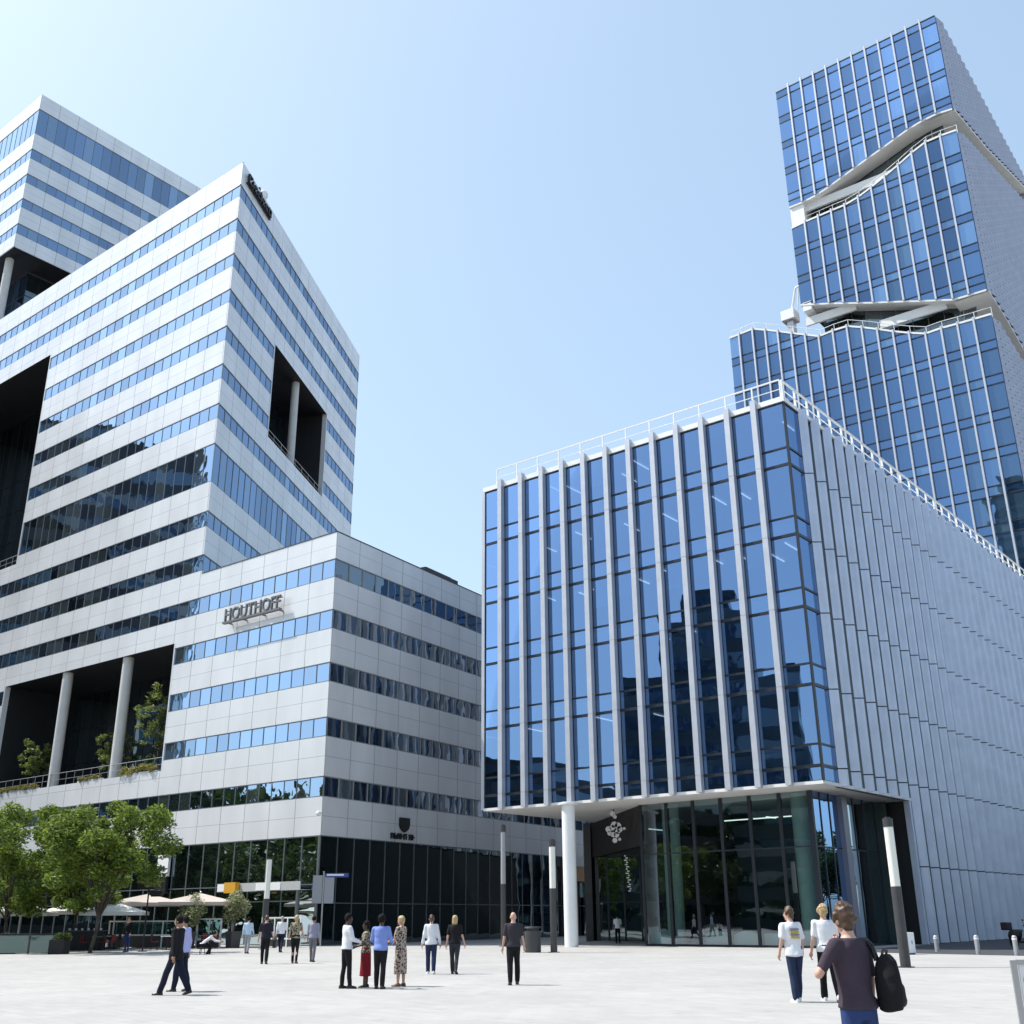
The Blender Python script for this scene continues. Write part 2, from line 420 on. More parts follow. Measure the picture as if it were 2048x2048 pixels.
def striped(fr, parent, U0, U1, Z0, Z1, bands, voids, mit, pw=2.72, bay=1.36, glass=None, mw=.05, fcol=None):
    """spandrel panels between ribbon windows; bands: (z0, z1, kind)"""
    bands = sorted(bands)
    cuts = sorted({Z0, Z1} | {z for b_ in bands for z in b_[:2]} | {z for v in voids for z in v[2:]})
    cuts = [z for z in cuts if Z0 <= z <= Z1]
    edges = [Z0] + [z for b_ in bands for z in b_[:2]] + [Z1]
    wall = MB()
    for za, zb in zip(cuts, cuts[1:]):
        if zb - za < 1e-4: continue
        zm = (za + zb) / 2
        if any(b_[0] <= zm <= b_[1] for b_ in bands): continue
        lo = max(z for z in edges if z <= zm); hi = min(z for z in edges if z >= zm)
        rows = max(1, round((hi - lo) / 1.22))
        uvf = lambda u, z: (u / pw, rows * (z - lo) / (hi - lo))
        for (p, q) in minus(U0, U1, voids, za, zb):
            wall.poly([fr(p, 0, za), fr(q, 0, za), fr(q, 0, zb), fr(p, 0, zb)], [uvf(p, za), uvf(q, za), uvf(q, zb), uvf(p, zb)])
            if abs(zb - hi) < 1e-4: wall.poly([fr(p, 0, zb), fr(q, 0, zb), fr(q, -.12, zb), fr(p, -.12, zb)])
            if abs(za - lo) < 1e-4: wall.poly([fr(p, 0, za), fr(q, 0, za), fr(q, -.12, za), fr(p, -.12, za)])
    wall.build('wall', M_PANEL, parent)
    for (z0, z1, kind) in bands:
        zc = sorted({z0, z1} | {z for v in voids for z in v[2:] if z0 < z < z1})
        for za, zb in zip(zc, zc[1:]):
            for (p, q) in minus(U0, U1, voids, za, zb):
                p2 = mit if p == U0 and mit else p
                if kind == 'shop': ribbon(fr, parent, p2, q, za, zb, G_SHOP, 1.75, 'shopfront_glazing', (3.75, 2.75) if fr is FL else (2.6,), 0.07, M_MULLG)
                else: ribbon(fr, parent, p2, q, za, zb, glass or G_RIB, bay, 'ribbon_window', (), mw, fcol)
    for (a, c, z0, z1) in voids:       # white jamb line round an opening
        j = MB()
        for u in (a, c): j.box(fr, u - .07, u + .07, -.5, .012, z0, z1)
        j.build('opening_jamb', M_PANEL, parent)

def recess(fr, parent, a, c, z0, z1, depth, bars=1.5, rows=(), glass=None):
    m = MB()
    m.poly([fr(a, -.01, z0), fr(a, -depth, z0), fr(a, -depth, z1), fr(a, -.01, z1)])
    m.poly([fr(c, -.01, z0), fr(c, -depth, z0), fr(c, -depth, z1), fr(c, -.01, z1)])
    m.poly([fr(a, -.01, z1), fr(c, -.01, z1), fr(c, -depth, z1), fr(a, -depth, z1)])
    m.build('recess_lining', M_SHADE, parent)
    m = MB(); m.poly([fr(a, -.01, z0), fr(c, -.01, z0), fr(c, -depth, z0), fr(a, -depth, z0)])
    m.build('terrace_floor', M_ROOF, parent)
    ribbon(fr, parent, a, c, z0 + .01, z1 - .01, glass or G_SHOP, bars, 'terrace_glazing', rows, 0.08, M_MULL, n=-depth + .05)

def railing(fr, parent, a, c, z, h=1.1, n=-.2, step=1.3, name='railing', m=None, r=.025, mid=True):
    f = MB(); k = max(1, round((c - a) / step))
    for i in range(k + 1):
        u = a + (c - a) * i / k
        f.tube(fr(u, n, z), fr(u, n, z + h), r, seg=6)
    f.tube(fr(a, n, z + h), fr(c, n, z + h), r * 1.3, seg=6)
    if mid: f.tube(fr(a, n, z + h * .5), fr(c, n, z + h * .5), r * .8, seg=6)
    return f.build(name, m or M_STEEL, parent)

def column(parent, p, r, z0, z1, m, name='column'):
    c = MB(); c.loft([(p.x, p.y, z0, r, r), (p.x, p.y, z1, r, r)], 24)
    return c.build(name, m, parent, smooth=False)

BB = [(24.75, 26.17, ''), (20.95, 22.36, ''), (17.15, 18.52, ''), (13.35, 14.68, ''), (9.33, 10.68, ''), (0.0, 6.82, 'shop')]
AB = [(65.6, 66.95, ''), (61.75, 63.15, ''), (57.88, 59.28, ''), (54.05, 55.45, ''), (50.15, 51.6, ''), (46.3, 47.75, ''), (42.42, 43.85, ''), (36.45, 40.03, ''), (32.4, 33.8, ''), (28.5, 29.92, '')]

tower = thing('striped_office_tower', (PA[0], PA[1], 0), 'tall sharp-cornered office block striped in silver panels and ribbon windows with big square openings', 'office building')
VL = [(18.85, 46.1, 12.57, 22.78), (47.93, 75.0, 35.62, 59.78)]
striped(FL, tower, 16.15, 75.0, 0, 69.5, BB + AB, VL, 0)
VR = [(11.1, 27.56, 45.7, 55.92)]
striped(FA, tower, 0, 38.4, 28.2, 69.5, AB[:10], VR, .10)
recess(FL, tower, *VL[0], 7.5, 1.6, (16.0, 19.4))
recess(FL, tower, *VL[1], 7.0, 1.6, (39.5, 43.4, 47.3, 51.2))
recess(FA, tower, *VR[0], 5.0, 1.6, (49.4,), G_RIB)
railing(FL, tower, 18.95, 46.0, 12.57)
railing(FL, tower, 48.0, 75, 35.62)
railing(FA, tower, 11.2, 27.4, 45.7, 1.0, -.2, 2.0)
for u in (26.35, 35.92): column(tower, FL(u, -.62, 0), .46, 12.57, 22.78, M_CONC)
column(tower, FA(19.6, -.9, 0), .42, 45.7, 55.92, M_CONC)
q_r, q_l = FA(38.4, 0, 0), FL(75, 0, 0)
q_b = q_r + FL.u * 50
b = MB()
for (p, q) in ((q_r, q_b), (q_b, q_l)): b.poly([(p.x, p.y, 0), (q.x, q.y, 0), (q.x, q.y, 69.5), (p.x, p.y, 69.5)])
b.build('rear_wall', M_PANEL, tower)
b = MB(); b.poly([(p.x, p.y, 69.46) for p in (FL(16.15, 0, 0), q_r, q_b, q_l)]); b.build('roof', M_ROOF, tower)

wing = thing('striped_office_wing', (PB[0], PB[1], 0), 'six-storey silver striped office wing with a dark glazed ground floor and a law firm sign', 'office building')
striped(FL, wing, 0, 16.15, 0, 28.2, BB, [], .07)
striped(FB, wing, 0, 46, 0, 28.2, BB, [], .07, bay=1.6, glass=G_DRIB, mw=.13, fcol=M_MULLP)
b = MB(); b.poly([(p.x, p.y, 28.16) for p in (FL(0, 0, 0), FB(46, 0, 0), q_r, FL(16.15, 0, 0))]); b.build('roof', M_ROOF, wing)
b = MB()
p, q = FB(46, 0, 0), q_r
b.poly([(p.x, p.y, 0), (q.x, q.y, 0), (q.x, q.y, 28.2), (p.x, p.y, 28.2)]); b.build('rear_wall', M_PANEL, wing)
b = MB(); b.box(FL, 0.05, 16.1, -.3, .03, 28.2, 28.27); b.box(FB, 0.05, 46, -.3, .03, 28.205, 28.275); b.build('roof_coping', M_GREYP, wing)
b = MB(); b.box(FB, 11.6, 16.5, -2.2, -.3, 28.3, 28.75); b.box(FB, 12.2, 15.9, -1.9, -.6, 28.75, 28.95); b.build('rooftop_unit', M_GREYP, wing, bevel=.03)
b = MB(); b.tube(FL(.05, .05, 0), FL(.05, .05, 6.82), .09, seg=10); b.build('corner_post', M_MULLG, wing)
b = MB(); b.tube(FL(.02, .0, 8.25), FL(.02, .22, 8.25), .04, seg=8); b.ball(FL(.02, .3, 8.2), .17); b.build('security_camera', M_WHITE, wing, smooth=True)
# dark shield emblem and a line of dark lettering over the side entrance
em = thing('shield_emblem', FB(9.2, .06, 7.2), 'dark shield emblem above a short line of dark letters on the shaded panels', 'emblem')
b = MB()
prof = [(-.6, 1.35), (.6, 1.35), (.6, .85), (.5, .6), (.25, .42), (0, .33), (-.25, .42), (-.5, .6), (-.6, .85)]
b.poly([FB(9.2 + x, .16, 7.2 + z) for x, z in prof]); b.poly([FB(9.2 + x, .02, 7.2 + z) for x, z in prof])
for (x, z), (x2, z2) in zip(prof, prof[1:] + prof[:1]): b.poly([FB(9.2 + x, .02, 7.2 + z), FB(9.2 + x2, .02, 7.2 + z2), FB(9.2 + x2, .16, 7.2 + z2), FB(9.2 + x, .16, 7.2 + z)])
b.build('shield', M_BLACK, em)
x = 7.6
for wd in (.42, .38, .40, .36, .44, .22, .40, .36):
    b = MB()
    if wd == .22: x += wd; continue
    b.box(FB, x, x + .1, .02, .12, 7.02, 7.42); b.box(FB, x + .1, x + wd - .07, .02, .12, 7.30 if wd > .39 else 7.18, 7.42 if wd > .39 else 7.28)
    if wd != .36: b.box(FB, x + wd - .15, x + wd - .07, .02, .117, 7.02, 7.29)
    b.build('letter', M_BLACK, em); x += wd

def glyph(ch, size, depth):
    c = bpy.data.curves.new('glyph', 'FONT'); c.body = ch; c.size = size; c.extrude = depth / 2; c.resolution_u = 4
    o = bpy.data.objects.new('glyph', c); COL.objects.link(o)
    bpy.context.view_layer.update()
    me = bpy.data.meshes.new_from_object(o.evaluated_get(bpy.context.evaluated_depsgraph_get()))
    bpy.data.objects.remove(o); bpy.data.curves.remove(c)
    return me
def letters(text, parent, origin, xdir, ndir, width, height, depth, m, name='letter'):
    mes = [glyph(c, 1.0, 0.1) for c in text]
    xs = [max(v.co.x for v in me.vertices) - min(v.co.x for v in me.vertices) for me in mes]
    gap = 0.10; tot = sum(xs) + gap * (len(xs) - 1); hh = max(v.co.y for v in mes[0].vertices)
    pos = 0; off = world_loc(parent)
    for me, wx in zip(mes, xs):
        x0 = min(v.co.x for v in me.vertices)
        for v in me.vertices:
            x = (v.co.x - x0 + pos) / tot * width
            p = Vector(origin) + Vector(xdir) * x + Vector((0, 0, 1)) * (v.co.y / hh * height) + Vector(ndir) * (v.co.z / .1 * depth) - off
            v.co = p
        pos += wx + gap
        me.materials.clear(); me.materials.append(m); me.name = name
        o = bpy.data.objects.new(name, me); COL.objects.link(o); o.parent = parent

sign = thing('letter_sign', FL(8.7, .5, 23.0), 'dark grey raised letters HOUTHOFF on a rail standing off the sunlit striped wing', 'sign')
m_sig = mat('dark_letter_grey', (0.17, 0.175, 0.19), 0.5, 0.2)
letters('HOUTHOFF', sign, FL(11.75, .55, 23.28), -FL.u, FL.n, 6.55, .98, .16, m_sig)
b = MB(); b.box(FL, 5.1, 11.85, .42, .72, 23.08, 23.22); b.box(FL, 5.1, 11.85, .40, .5, 24.05, 24.11)
for u in (5.5, 7.5, 9.7, 11.5): b.box(FL, u - .04, u + .04, 0, .42, 23.1, 23.2)
b.build('rail', m_sig, sign)

rs = thing('roof_edge_sign', FA(4, .2, 68), 'row of black raised letters under the tall block\'s sharp roof corner', 'sign')
for i, (u, w, h) in enumerate(((1.1, .8, 1.0), (2.0, .3, .8), (2.5, .6, .75), (3.3, .55, .7), (4.0, .35, 1.05), (4.5, .6, .75), (5.3, .6, .7), (6.1, .75, .8))):
    b = MB(); z = 67.95
    b.box(FA, u, u + .16, .1, .35, z, z + h)
    if w > .4: b.box(FA, u + .16, u + w, .1, .345, z, z + .16); b.box(FA, u + .16, u + w, .1, .345, z + h - .18, z + h)
    if i % 3 == 1: b.box(FA, u + w - .16, u + w, .1, .34, z + .16, z + h - .18)
    b.build('letter', M_BLACK, rs)
b = MB(); b.box(FA, 1.0, 7.0, 0.03, .2, 67.82, 67.93); b.build('rail', M_BLACK, rs)
dish = thing('satellite_dish', FA(6.0, -.7, 69.5), 'pale round antenna dish on the roof edge behind the black letters', 'antenna')
b = MB(); b.loft([(FA(6, -.7, 0).x, FA(6, -.7, 0).y, 69.48, .08, .08), (FA(6, -.7, 0).x, FA(6, -.7, 0).y, 70.0, .06, .06)], 8); b.build('mast', M_STEEL, dish)
b = MB(); c0 = FA(6, -.45, 70.2)
b.ball(c0, (.55, .45, .6), 16, 8); b.build('dish', M_WHITE, dish, smooth=True)
b = MB(); b.cube(FA(4.6, -.25, 69.75), (.3, .3, .5)); b.tube(FA(4.6, -.25, 69.5), FA(4.6, -.25, 70.1), .05); tag(b.build('roof_floodlight', M_BLACK), 'small black floodlight on the roof edge above the black letters', 'floodlight')

upper = thing('upper_office_block', (PE[0], PE[1], 69.5), 'striped upper block raised on columns above the roof behind the sharp-cornered block', 'office building')
EB = [(97.75, 101.75, ''), (93.78, 95.33, ''), (90.0, 91.4, ''), (86.22, 87.6, ''), (82.3, 83.8, '')]
striped(FEL, upper, 0, 30, 80.35, 104.1, EB, [], .06)
striped(FER, upper, 0, 27, 80.35, 104.1, EB, [], .06)
b = MB()
b.poly([FEL(0, -.02, 80.36), FEL(30, -.02, 80.36), FEL(30, -27, 80.36), FEL(0, -27, 80.36)]); b.build('soffit', M_SHADE, upper)
b = MB(); b.poly([FEL(0, -.02, 104.05), FEL(30, -.02, 104.05), FEL(30, -27, 104.05), FEL(0, -27, 104.05)]); b.build('roof', M_ROOF, upper)
b = MB(); b.poly([FER(27, 0, 80.35), FER(27, -30, 80.35), FER(27, -30, 104.1), FER(27, 0, 104.1)]); b.poly([FEL(30, 0, 80.35), FEL(30, -27, 80.35), FEL(30, -27, 104.1), FEL(30, 0, 104.1)]); b.build('rear_wall', M_PANEL, upper)
b = MB(); b.box(FER, 25.6, 28.6, -3, -.5, 103.2, 104.3); b.build('rooftop_unit', M_GREYP, upper)
fr2 = Fr(FEL(4.2, -4.2, 0), HL, True); ribbon(fr2, upper, 0, 25, 69.5, 80.3, G_TOW, 1.7, 'core_glazing', (73.4, 77.0), .08, M_MULL, 0)
fr3 = Fr(FEL(4.2, -4.2, 0), HL, False); ribbon(fr3, upper, 0, 20, 69.5, 80.3, G_SHOP, 1.7, 'core_glazing', (73.4, 77.0), .08, M_MULL, 0)
for u in (3.2, 12.5): column(upper, FEL(u, -1.2, 0), .5, 69.5, 80.36, M_CONC)
column(upper, FER(13, -1.2, 0), .5, 69.5, 80.36, M_CONC)
# ---------------------------------------------------------------- glass cube
cube = thing('glass_cube_office', (PC[0], PC[1], 0), 'blue glass office cube with tall white fins, raised over a glazed lobby beside the plaza', 'office building')
ZS, ZT = 8.1, 30.45
UE = [0, 1.8, 3.58, 5.38, 7.18, 8.97, 10.78, 12.58, 14.38, 16.15, 17.9, 19.72, 21.58, 23.2]
FLN = [(8.25, 9.06, None), (9.06, 13.40, 10.2), (13.40, 17.77, 14.55), (17.77, 22.07, 18.87), (22.07, 26.43, 23.17), (26.43, 30.42, 27.5)]
# each storey line: spandrel from its lower line up, then the tall pane
def cube_win(fr, u0, u1, z0, zm, z1):
    g = MB()
    if zm: pane(g, fr, u0, u1, 0, z0, zm, .005); pane(g, fr, u0, u1, 0, zm, z1, .005)
    else: pane(g, fr, u0, u1, 0, z0, z1, .004)
    g.build('window', G_CUBE, cube)
for (z0, z1, zm) in FLN:
    for a, c in zip(UE, UE[1:]): cube_win(FCL, a, c, z0, zm, z1)
    cube_win(FCR, 0, 1.9, z0, zm, z1)
for z in sorted({z for f in FLN for z in f if z}):
    t = MB(); h = .055 if z not in (9.06, 13.40, 17.77, 22.07, 26.43) else .085
    t.box(FCL, .0, 23.2, -.12, .05, z - h, z + h); t.build('transom', M_MULL, cube)
    t = MB(); t.box(FCR, .06, 1.9, -.12, .05, z - h, z + h); t.build('transom', M_MULL, cube)
t = MB(); t.box(FCL, -.05, .06, -.1, .06, 8.2, 30.45); t.box(FCR, .06, .12, -.1, .055, 8.2, 30.45); t.box(FCL, 23.14, 23.2, -.1, .06, 8.2, 30.45); t.build('corner_mullion', M_MULL, cube)
JZ = [8.12, 9.06, 13.40, 17.77, 22.07, 26.43, 30.95]
for u in UE[1:-1]:
    f = MB()
    for za, zb in zip(JZ, JZ[1:]): f.box(FCL, u - .17, u + .17, .06, .42, za + .012, zb - .012)
    f.box(FCL, u - .13, u + .13, .0, .40, 8.13, 30.9)
    f.build('facade_fin', M_FINW, cube)
# sawtooth cladding of the long side
CU = [1.95 + 1.745 * i for i in range(30)]
JR = [0.03, 4.3, 9.06, 13.40, 17.77, 22.07, 26.43, 30.75]
for i, u in enumerate(CU):
    f = MB(); bott = 0.03 if u > 12.2 else 8.1
    zs = [bott] + [z for z in JR if z > bott + .5]
    pr_ = ((.0, .02), (.14, .13), (.28, .35), (.40, .42))     # folded blades turned half towards the plaza, a slot behind each
    for za, zb in zip(zs, zs[1:]):
        a0, a1 = za + .035, zb - .035
        for (ua, na), (ub, nb) in zip(pr_, pr_[1:]):
            f.hexa([FCR(u + ua, na, a0), FCR(u + ub, nb, a0), FCR(u + ub, nb, a1), FCR(u + ua, na, a1), FCR(u + ua + .06, na - .05, a0), FCR(u + ub + .06, nb - .05, a0), FCR(u + ub + .06, nb - .05, a1), FCR(u + ua + .06, na - .05, a1)])
    for (ua, na), (ub, nb) in zip(pr_, pr_[1:]):
        f.hexa([FCR(u + q[0], q[1], z) for z in (bott + .05, 30.6) for q in ((ua + .02, na - .015), (ub + .02, nb - .015), (ub + .05, nb - .04), (ua + .05, na - .04))], mi=1)
    f.build('cladding_fin', [M_CLAD, M_MULL], cube)
b = MB(); b.box(FCR, 1.9, 12.3, -.3, -.08, 8.1, 30.4); b.box(FCR, 12.3, 54.2, -.3, -.08, 0.02, 30.4); b.build('backing_wall', M_MULL, cube)
b = MB()
b.box(FCL, -.12, 23.3, -.6, .14, 30.45, 30.78); b.build('cornice', M_WHITE, cube)
b = MB(); b.box(FCR, -.1, 54.2, -.6, .10, 30.46, 30.72); b.build('cornice', M_WHITE, cube)
foot = [FCL(0, 0, 0), FCL(23.2, 0, 0), FCL(23.2, 0, 0) + FCR.u * 54.2, FCR(54.2, 0, 0)]
b = MB(); b.poly([(p.x, p.y, ZS) for p in foot]); b.box(FCL, -.02, 23.22, -.5, .10, ZS + .003, ZS + .17); b.box(FCR, -.02, 12.3, -.5, .08, ZS + .004, ZS + .165)
b.build('soffit', M_SOFFIT, cube)
b = MB(); b.poly([(p.x, p.y, 30.44) for p in foot]); b.build('roof', M_ROOF, cube)
b = MB()
p, q = foot[2], foot[3]; b.poly([(p.x, p.y, ZS), (q.x, q.y, ZS), (q.x, q.y, 30.44), (p.x, p.y, 30.44)])
b.build('rear_wall', M_CLAD, cube)
FSD = Fr(foot[1], HC, False); FSD.n = -FSD.n
for (z0, z1, zm) in FLN:
    g = MB()
    for i in range(31): pane(g, FSD, i * 1.75, (i + 1) * 1.75, 0, z0, z1, .006)
    g.build('side_window_row', G_TOW, cube)
f = MB()
for i in range(31):
    f = MB(); f.box(FSD, i * 1.75 + .1, i * 1.75 + .5, .02, .4, 8.2, 30.7); f.build('side_fin', M_FINW, cube)
def roof_rail(fr, a, c, z0, z1, step, n, r):
    f = MB(); k = round((c - a) / step)
    for i in range(k + 1):
        u = a + (c - a) * i / k
        f.box(fr, u - r, u + r, n - r, n + r, z0, z1)
    f.box(fr, a, c, n - r * 1.1, n + r * 1.1, z1, z1 + .07); f.box(fr, a, c, n - r * .6, n + r * .6, (z0 + z1) / 2, (z0 + z1) / 2 + .03)
    f.build('roof_railing', M_WHITE, cube)
roof_rail(FCL, .15, 22.2, 30.78, 32.0, 1.79, -.12, .04)
roof_rail(FCR, .15, 54.0, 30.72, 31.95, 1.745, -.05, .06)
# floors and lit ceilings behind the glass
m_ceil = mat('office_ceiling', (0.30, 0.30, 0.30), 0.8); m_in = mat('office_core', (0.05, 0.055, 0.06), 0.8, var=(0.4, 0.5)); m_blind = mat('roller_blind', (0.42, 0.43, 0.45), 0.9)
slabs = [8.3, 9.2, 13.55, 17.9, 22.2, 26.55, 30.2]
for i, z in enumerate(slabs[1:]):
    b = MB(); b.box(FCL, .35, 22.9, -11, -.35, z, z + (.75 if i < 5 else .2)); b.build('floor_slab', m_ceil, cube)
b = MB(); b.box(FCL, .3, 23, -11.3, -11.0, 8.2, 30.4); b.build('office_core_wall', m_in, cube)
random.seed(11)
for z in slabs[2:]:
    for c in range(12):
        if random.random() < .42:
            u = UE[c] + random.uniform(.4, 1.3); n0 = random.choice((-1.2, -1.9, -2.6)); L = random.choice((1.3, 1.9, 1.9))
            b = MB(); b.box(FCL, u - .035, u + .035, n0 - L, n0, z - .12, z - .06); b.build('ceiling_light', M_LAMP, cube)
for i in range(14):
    c = random.randrange(12); k = random.randrange(1, 6); z1 = FLN[k][1]; d = random.uniform(.5, 2.2)
    b = MB(); b.box(FCL, UE[c] + .15, UE[c + 1] - .15, -.3, -.28, z1 - d - .2, z1 - .12); b.build('roller_blind', m_blind, cube)
# lobby
L0, L1 = Vector((16.28, 60.73, 0)), Vector((7.8, 68.5, 0))
class Fx(Fr):
    def __init__(s, p, q):
        s.o = Vector((p[0], p[1], 0)); s.u = (Vector((q[0], q[1], 0)) - s.o).normalized(); s.n = Vector((-s.u.y, s.u.x, 0)); s.L = (Vector((q[0], q[1], 0)) - s.o).length
FLO = Fx(L0, L1)
L2 = L0 + FCR.u * 10.2
FLR = Fx(L2, L0)
def glazing(fr, a, c, z0, z1, k, glass, name, bars, mw, depth=.16):
    g = MB(); f = MB(); w = (c - a) / k
    for i in range(k):
        zz = [z0] + list(bars) + [z1]
        for p, q in zip(zz, zz[1:]): pane(g, fr, a + i * w, a + (i + 1) * w, 0, p, q, .006)
    for i in range(k + 1): f.box(fr, a + i * w - mw / 2, a + i * w + mw / 2, -depth, .04, z0, z1)
    for h in bars: f.box(fr, a, c, -.05, .035, h - .035, h + .035)
    o = g.build(name, glass, cube); f.build('frame', M_MULL, o)
glazing(FLO, 0, FLO.L, .12, 8.08, 6, G_LOB, 'lobby_glazing', (5.15,), .2)
glazing(FLR, FLR.L - 3.6, FLR.L, .12, 8.08, 3, G_CUBE, 'lobby_glazing', (5.15,), .08)
glazing(FLR, 0, FLR.L - 4.2, .12, 8.08, 4, G_SHOP, 'lobby_glazing', (5.15,), .1)
b = MB(); b.box(FLR, FLR.L - 4.25, FLR.L - 3.55, -.3, .3, .1, 8.09); b.build('lobby_pier', mat('grey_lilac_metal', (0.22, 0.22, 0.27), 0.4, 0.4), cube)
b = MB(); b.box(FLO, -.1, FLO.L, -.12, .08, 0.01, .12); b.box(FLR, 0, FLR.L - .12, -.12, .08, 0.012, .121); b.build('lobby_plinth', M_MULL, cube)
b = MB(); p = FCR(12.1, .0, 0); q = FCR(12.28, -5, 0); b.poly([(p.x, p.y, 0), (q.x, q.y, 0), (q.x, q.y, ZS), (p.x, p.y, ZS)]); b.build('recess_lining', M_SHADE, cube)
b = MB(); b.box(FCR, 11.95, 12.25, -.3, .05, .02, ZS); b.build('end_fin', M_CLAD, cube)
m_teal = mat('lobby_back_wall', (0.03, 0.05, 0.05), 0.6, var=(0.3, 0.4))
b = MB(); b.poly([(14.2, 74.8, .02), (11.25, 79.5, .02), (11.25, 79.5, 8.06), (14.2, 74.8, 8.06)]); b.build('lobby_back_wall', m_teal, cube)
b = MB(); b.poly([(5.6, 82.6, .02), (foot[2].x, foot[2].y, .02), (foot[2].x, foot[2].y, 8.09), (5.6, 82.6, 8.09)]); b.poly([(foot[3].x, foot[3].y, .02), (foot[2].x, foot[2].y, .02), (foot[2].x, foot[2].y, 8.09), (foot[3].x, foot[3].y, 8.09)]); b.build('ground_floor_wall', M_SHADE, cube)
b = MB(); b.box(FLO, -.2, 11, -9.2, -9, 0.02, 8.07); b.build('lobby_back_wall', m_teal, cube)
b = MB(); b.poly([(p.x, p.y, .02) for p in (FLO(0, -.2, 0), FLO(11.4, -.2, 0), FLO(11.4, -9, 0), FLO(0, -9, 0))]); b.build('lobby_floor', mat('lobby_floor_stone', (0.16, 0.17, 0.17), 0.25), cube)
for u in (1.1, 9.9): column(cube, FLO(u, -.9, 0), .52, .02, 8.08, mat('lobby_column_paint', (0.62, 0.64, 0.62), 0.5))
for i in range(6):  # white blocks in place of the sunlit plaza's reflection in the glass
    if i in (4,): continue
    b = MB(); u0, u1 = .25 + i * FLO.L / 6, (i + 1) * FLO.L / 6 - .1
    k = 8
    for j in range(k):
        a, c = u0 + (u1 - u0) * j / k, u0 + (u1 - u0) * (j + 1) / k
        hz = lambda x: .62 + .22 * math.sin(math.pi * (x - u0) / (u1 - u0)) if i not in (1, 5) else .72
        b.hexa([FLO(a, -.3, .03), FLO(c, -.3, .03), FLO(c, -.3, hz(c)), FLO(a, -.3, hz(a)), FLO(a, -.75, .03), FLO(c, -.75, .03), FLO(c, -.75, hz(c)), FLO(a, -.75, hz(a))])
    b.build('plaza_reflection', mat('plaza_reflection_white', (0.7, 0.71, 0.71), 0.6), cube)
for (a, c, n) in ((1.6, 7.2, -2.6), (3.9, 3.97, -2.0)):
    b = MB(); b.box(FLO, a, c, n - (.06 if c - a > 1 else 1.1), n, 7.0, 7.06); b.build('ceiling_light', M_LAMP, cube)
# slatted entrance side under the soffit
FSL = Fx((7.85, 68.35), (5.7, 82.6))
b = MB(); b.box(FSL, 0, FSL.L, -.4, -.1, 5.7, 8.09)
for i in range(48):
    u = .1 + i * .3; b.box(FSL, u, u + .16, -.1, .02, 5.7, 8.085)
b.build('slat_wall', mat('dark_slat_wood', (0.035, 0.032, 0.032), 0.5, var=(2, 0.2)), cube)
b = MB(); b.poly([(5.9, 82.4, 5.7), (7.9, 68.5, 5.7), (14, 70, 5.7), (14, 86, 5.7)]); b.build('entrance_ceiling', M_SHADE, cube)
FEN = Fx((11.2, 79.4), (5.6, 82.5))
glazing(FEN, 0, FEN.L, .05, 5.7, 5, G_SHOP, 'entrance_glazing', (2.6,), .12)
FEN2 = Fx((11.2, 79.4), (9.1, 68.0)); FEN2.n = -FEN2.n
b = MB(); b.box(FEN2, .2, FEN2.L - .6, -.5, -.2, .02, 8.05); b.build('added_blocking_wall', M_DARK, cube)  # added dark wall, hides the bright plaza mirrored in the side glass
glazing(FEN2, 0, FEN2.L - .4, .05, 5.7, 6, G_SHOP, 'entrance_glazing', (2.6,), .12)
b = MB(); b.cube((5.35, 82.3, 4.05), (.5, .5, 8.08)); b.cube((6.0, 82.4, 4.0), (.25, .4, 7.9)); b.build('entrance_pier', M_GREYP, cube)
b = MB(); b.loft([(3.28, 67.0, 0, .40, .40), (3.28, 67.0, ZS + .05, .40, .40)], 28)
b.loft([(3.28, 67.0, ZS - .12, .62, .62), (3.28, 67.0, ZS - .03, .62, .62)], 28); b.build('entrance_column', M_WHITE, cube, smooth=False)
b = MB(); b.loft([(3.4, 75.5, 0, .4, .4), (3.4, 75.5, ZS, .4, .4)], 20)
# leaf shaped emblem hanging by the entrance
lf = thing('entrance_emblem', (6.35, 70.5, 6.9), 'white flower-like emblem over a short column of small white lettering on the dark slatted entrance', 'emblem')
m_em = mat('emblem_white', (0.62, 0.62, 0.63), 0.5)
random.seed(5)
for k in range(9):
    a = 2 * math.pi * k / 9 + .2; r = random.uniform(.22, .42); cx, cz = r * math.cos(a) * .95, r * math.sin(a) * .9
    b = MB(); b.tube((6.35 + cx, 70.48, 6.75 + cz), (6.35 + cx, 70.55, 6.75 + cz), random.uniform(.14, .22), seg=7); b.build('petal', m_em, lf)
for dx, dz, r in ((-.1, 1.0, .17), (.05, .82, .13), (0, -.62, .17), (.3, -.55, .1), (.62, .1, .09)):
    b = MB(); b.tube((6.35 + dx, 70.48, 6.75 + dz), (6.35 + dx, 70.55, 6.75 + dz), r, seg=6); b.build('petal', m_em, lf)
b = MB(); b.tube((6.35, 70.6, 5.9), (6.35, 70.6, 8.05), .035); b.tube((6.35, 70.6, 6.75), (6.9, 70.6, 6.75), .03); b.build('bracket', M_BLACK, lf)
b = MB()
for i in range(17):
    b.cube((6.95 + (.08 if i % 2 else 0) + i * .012, 70.6, 5.2 - i * .13), (.10 + .05 * (i % 3), .03, .07))
b.build('lettering', m_em, lf)

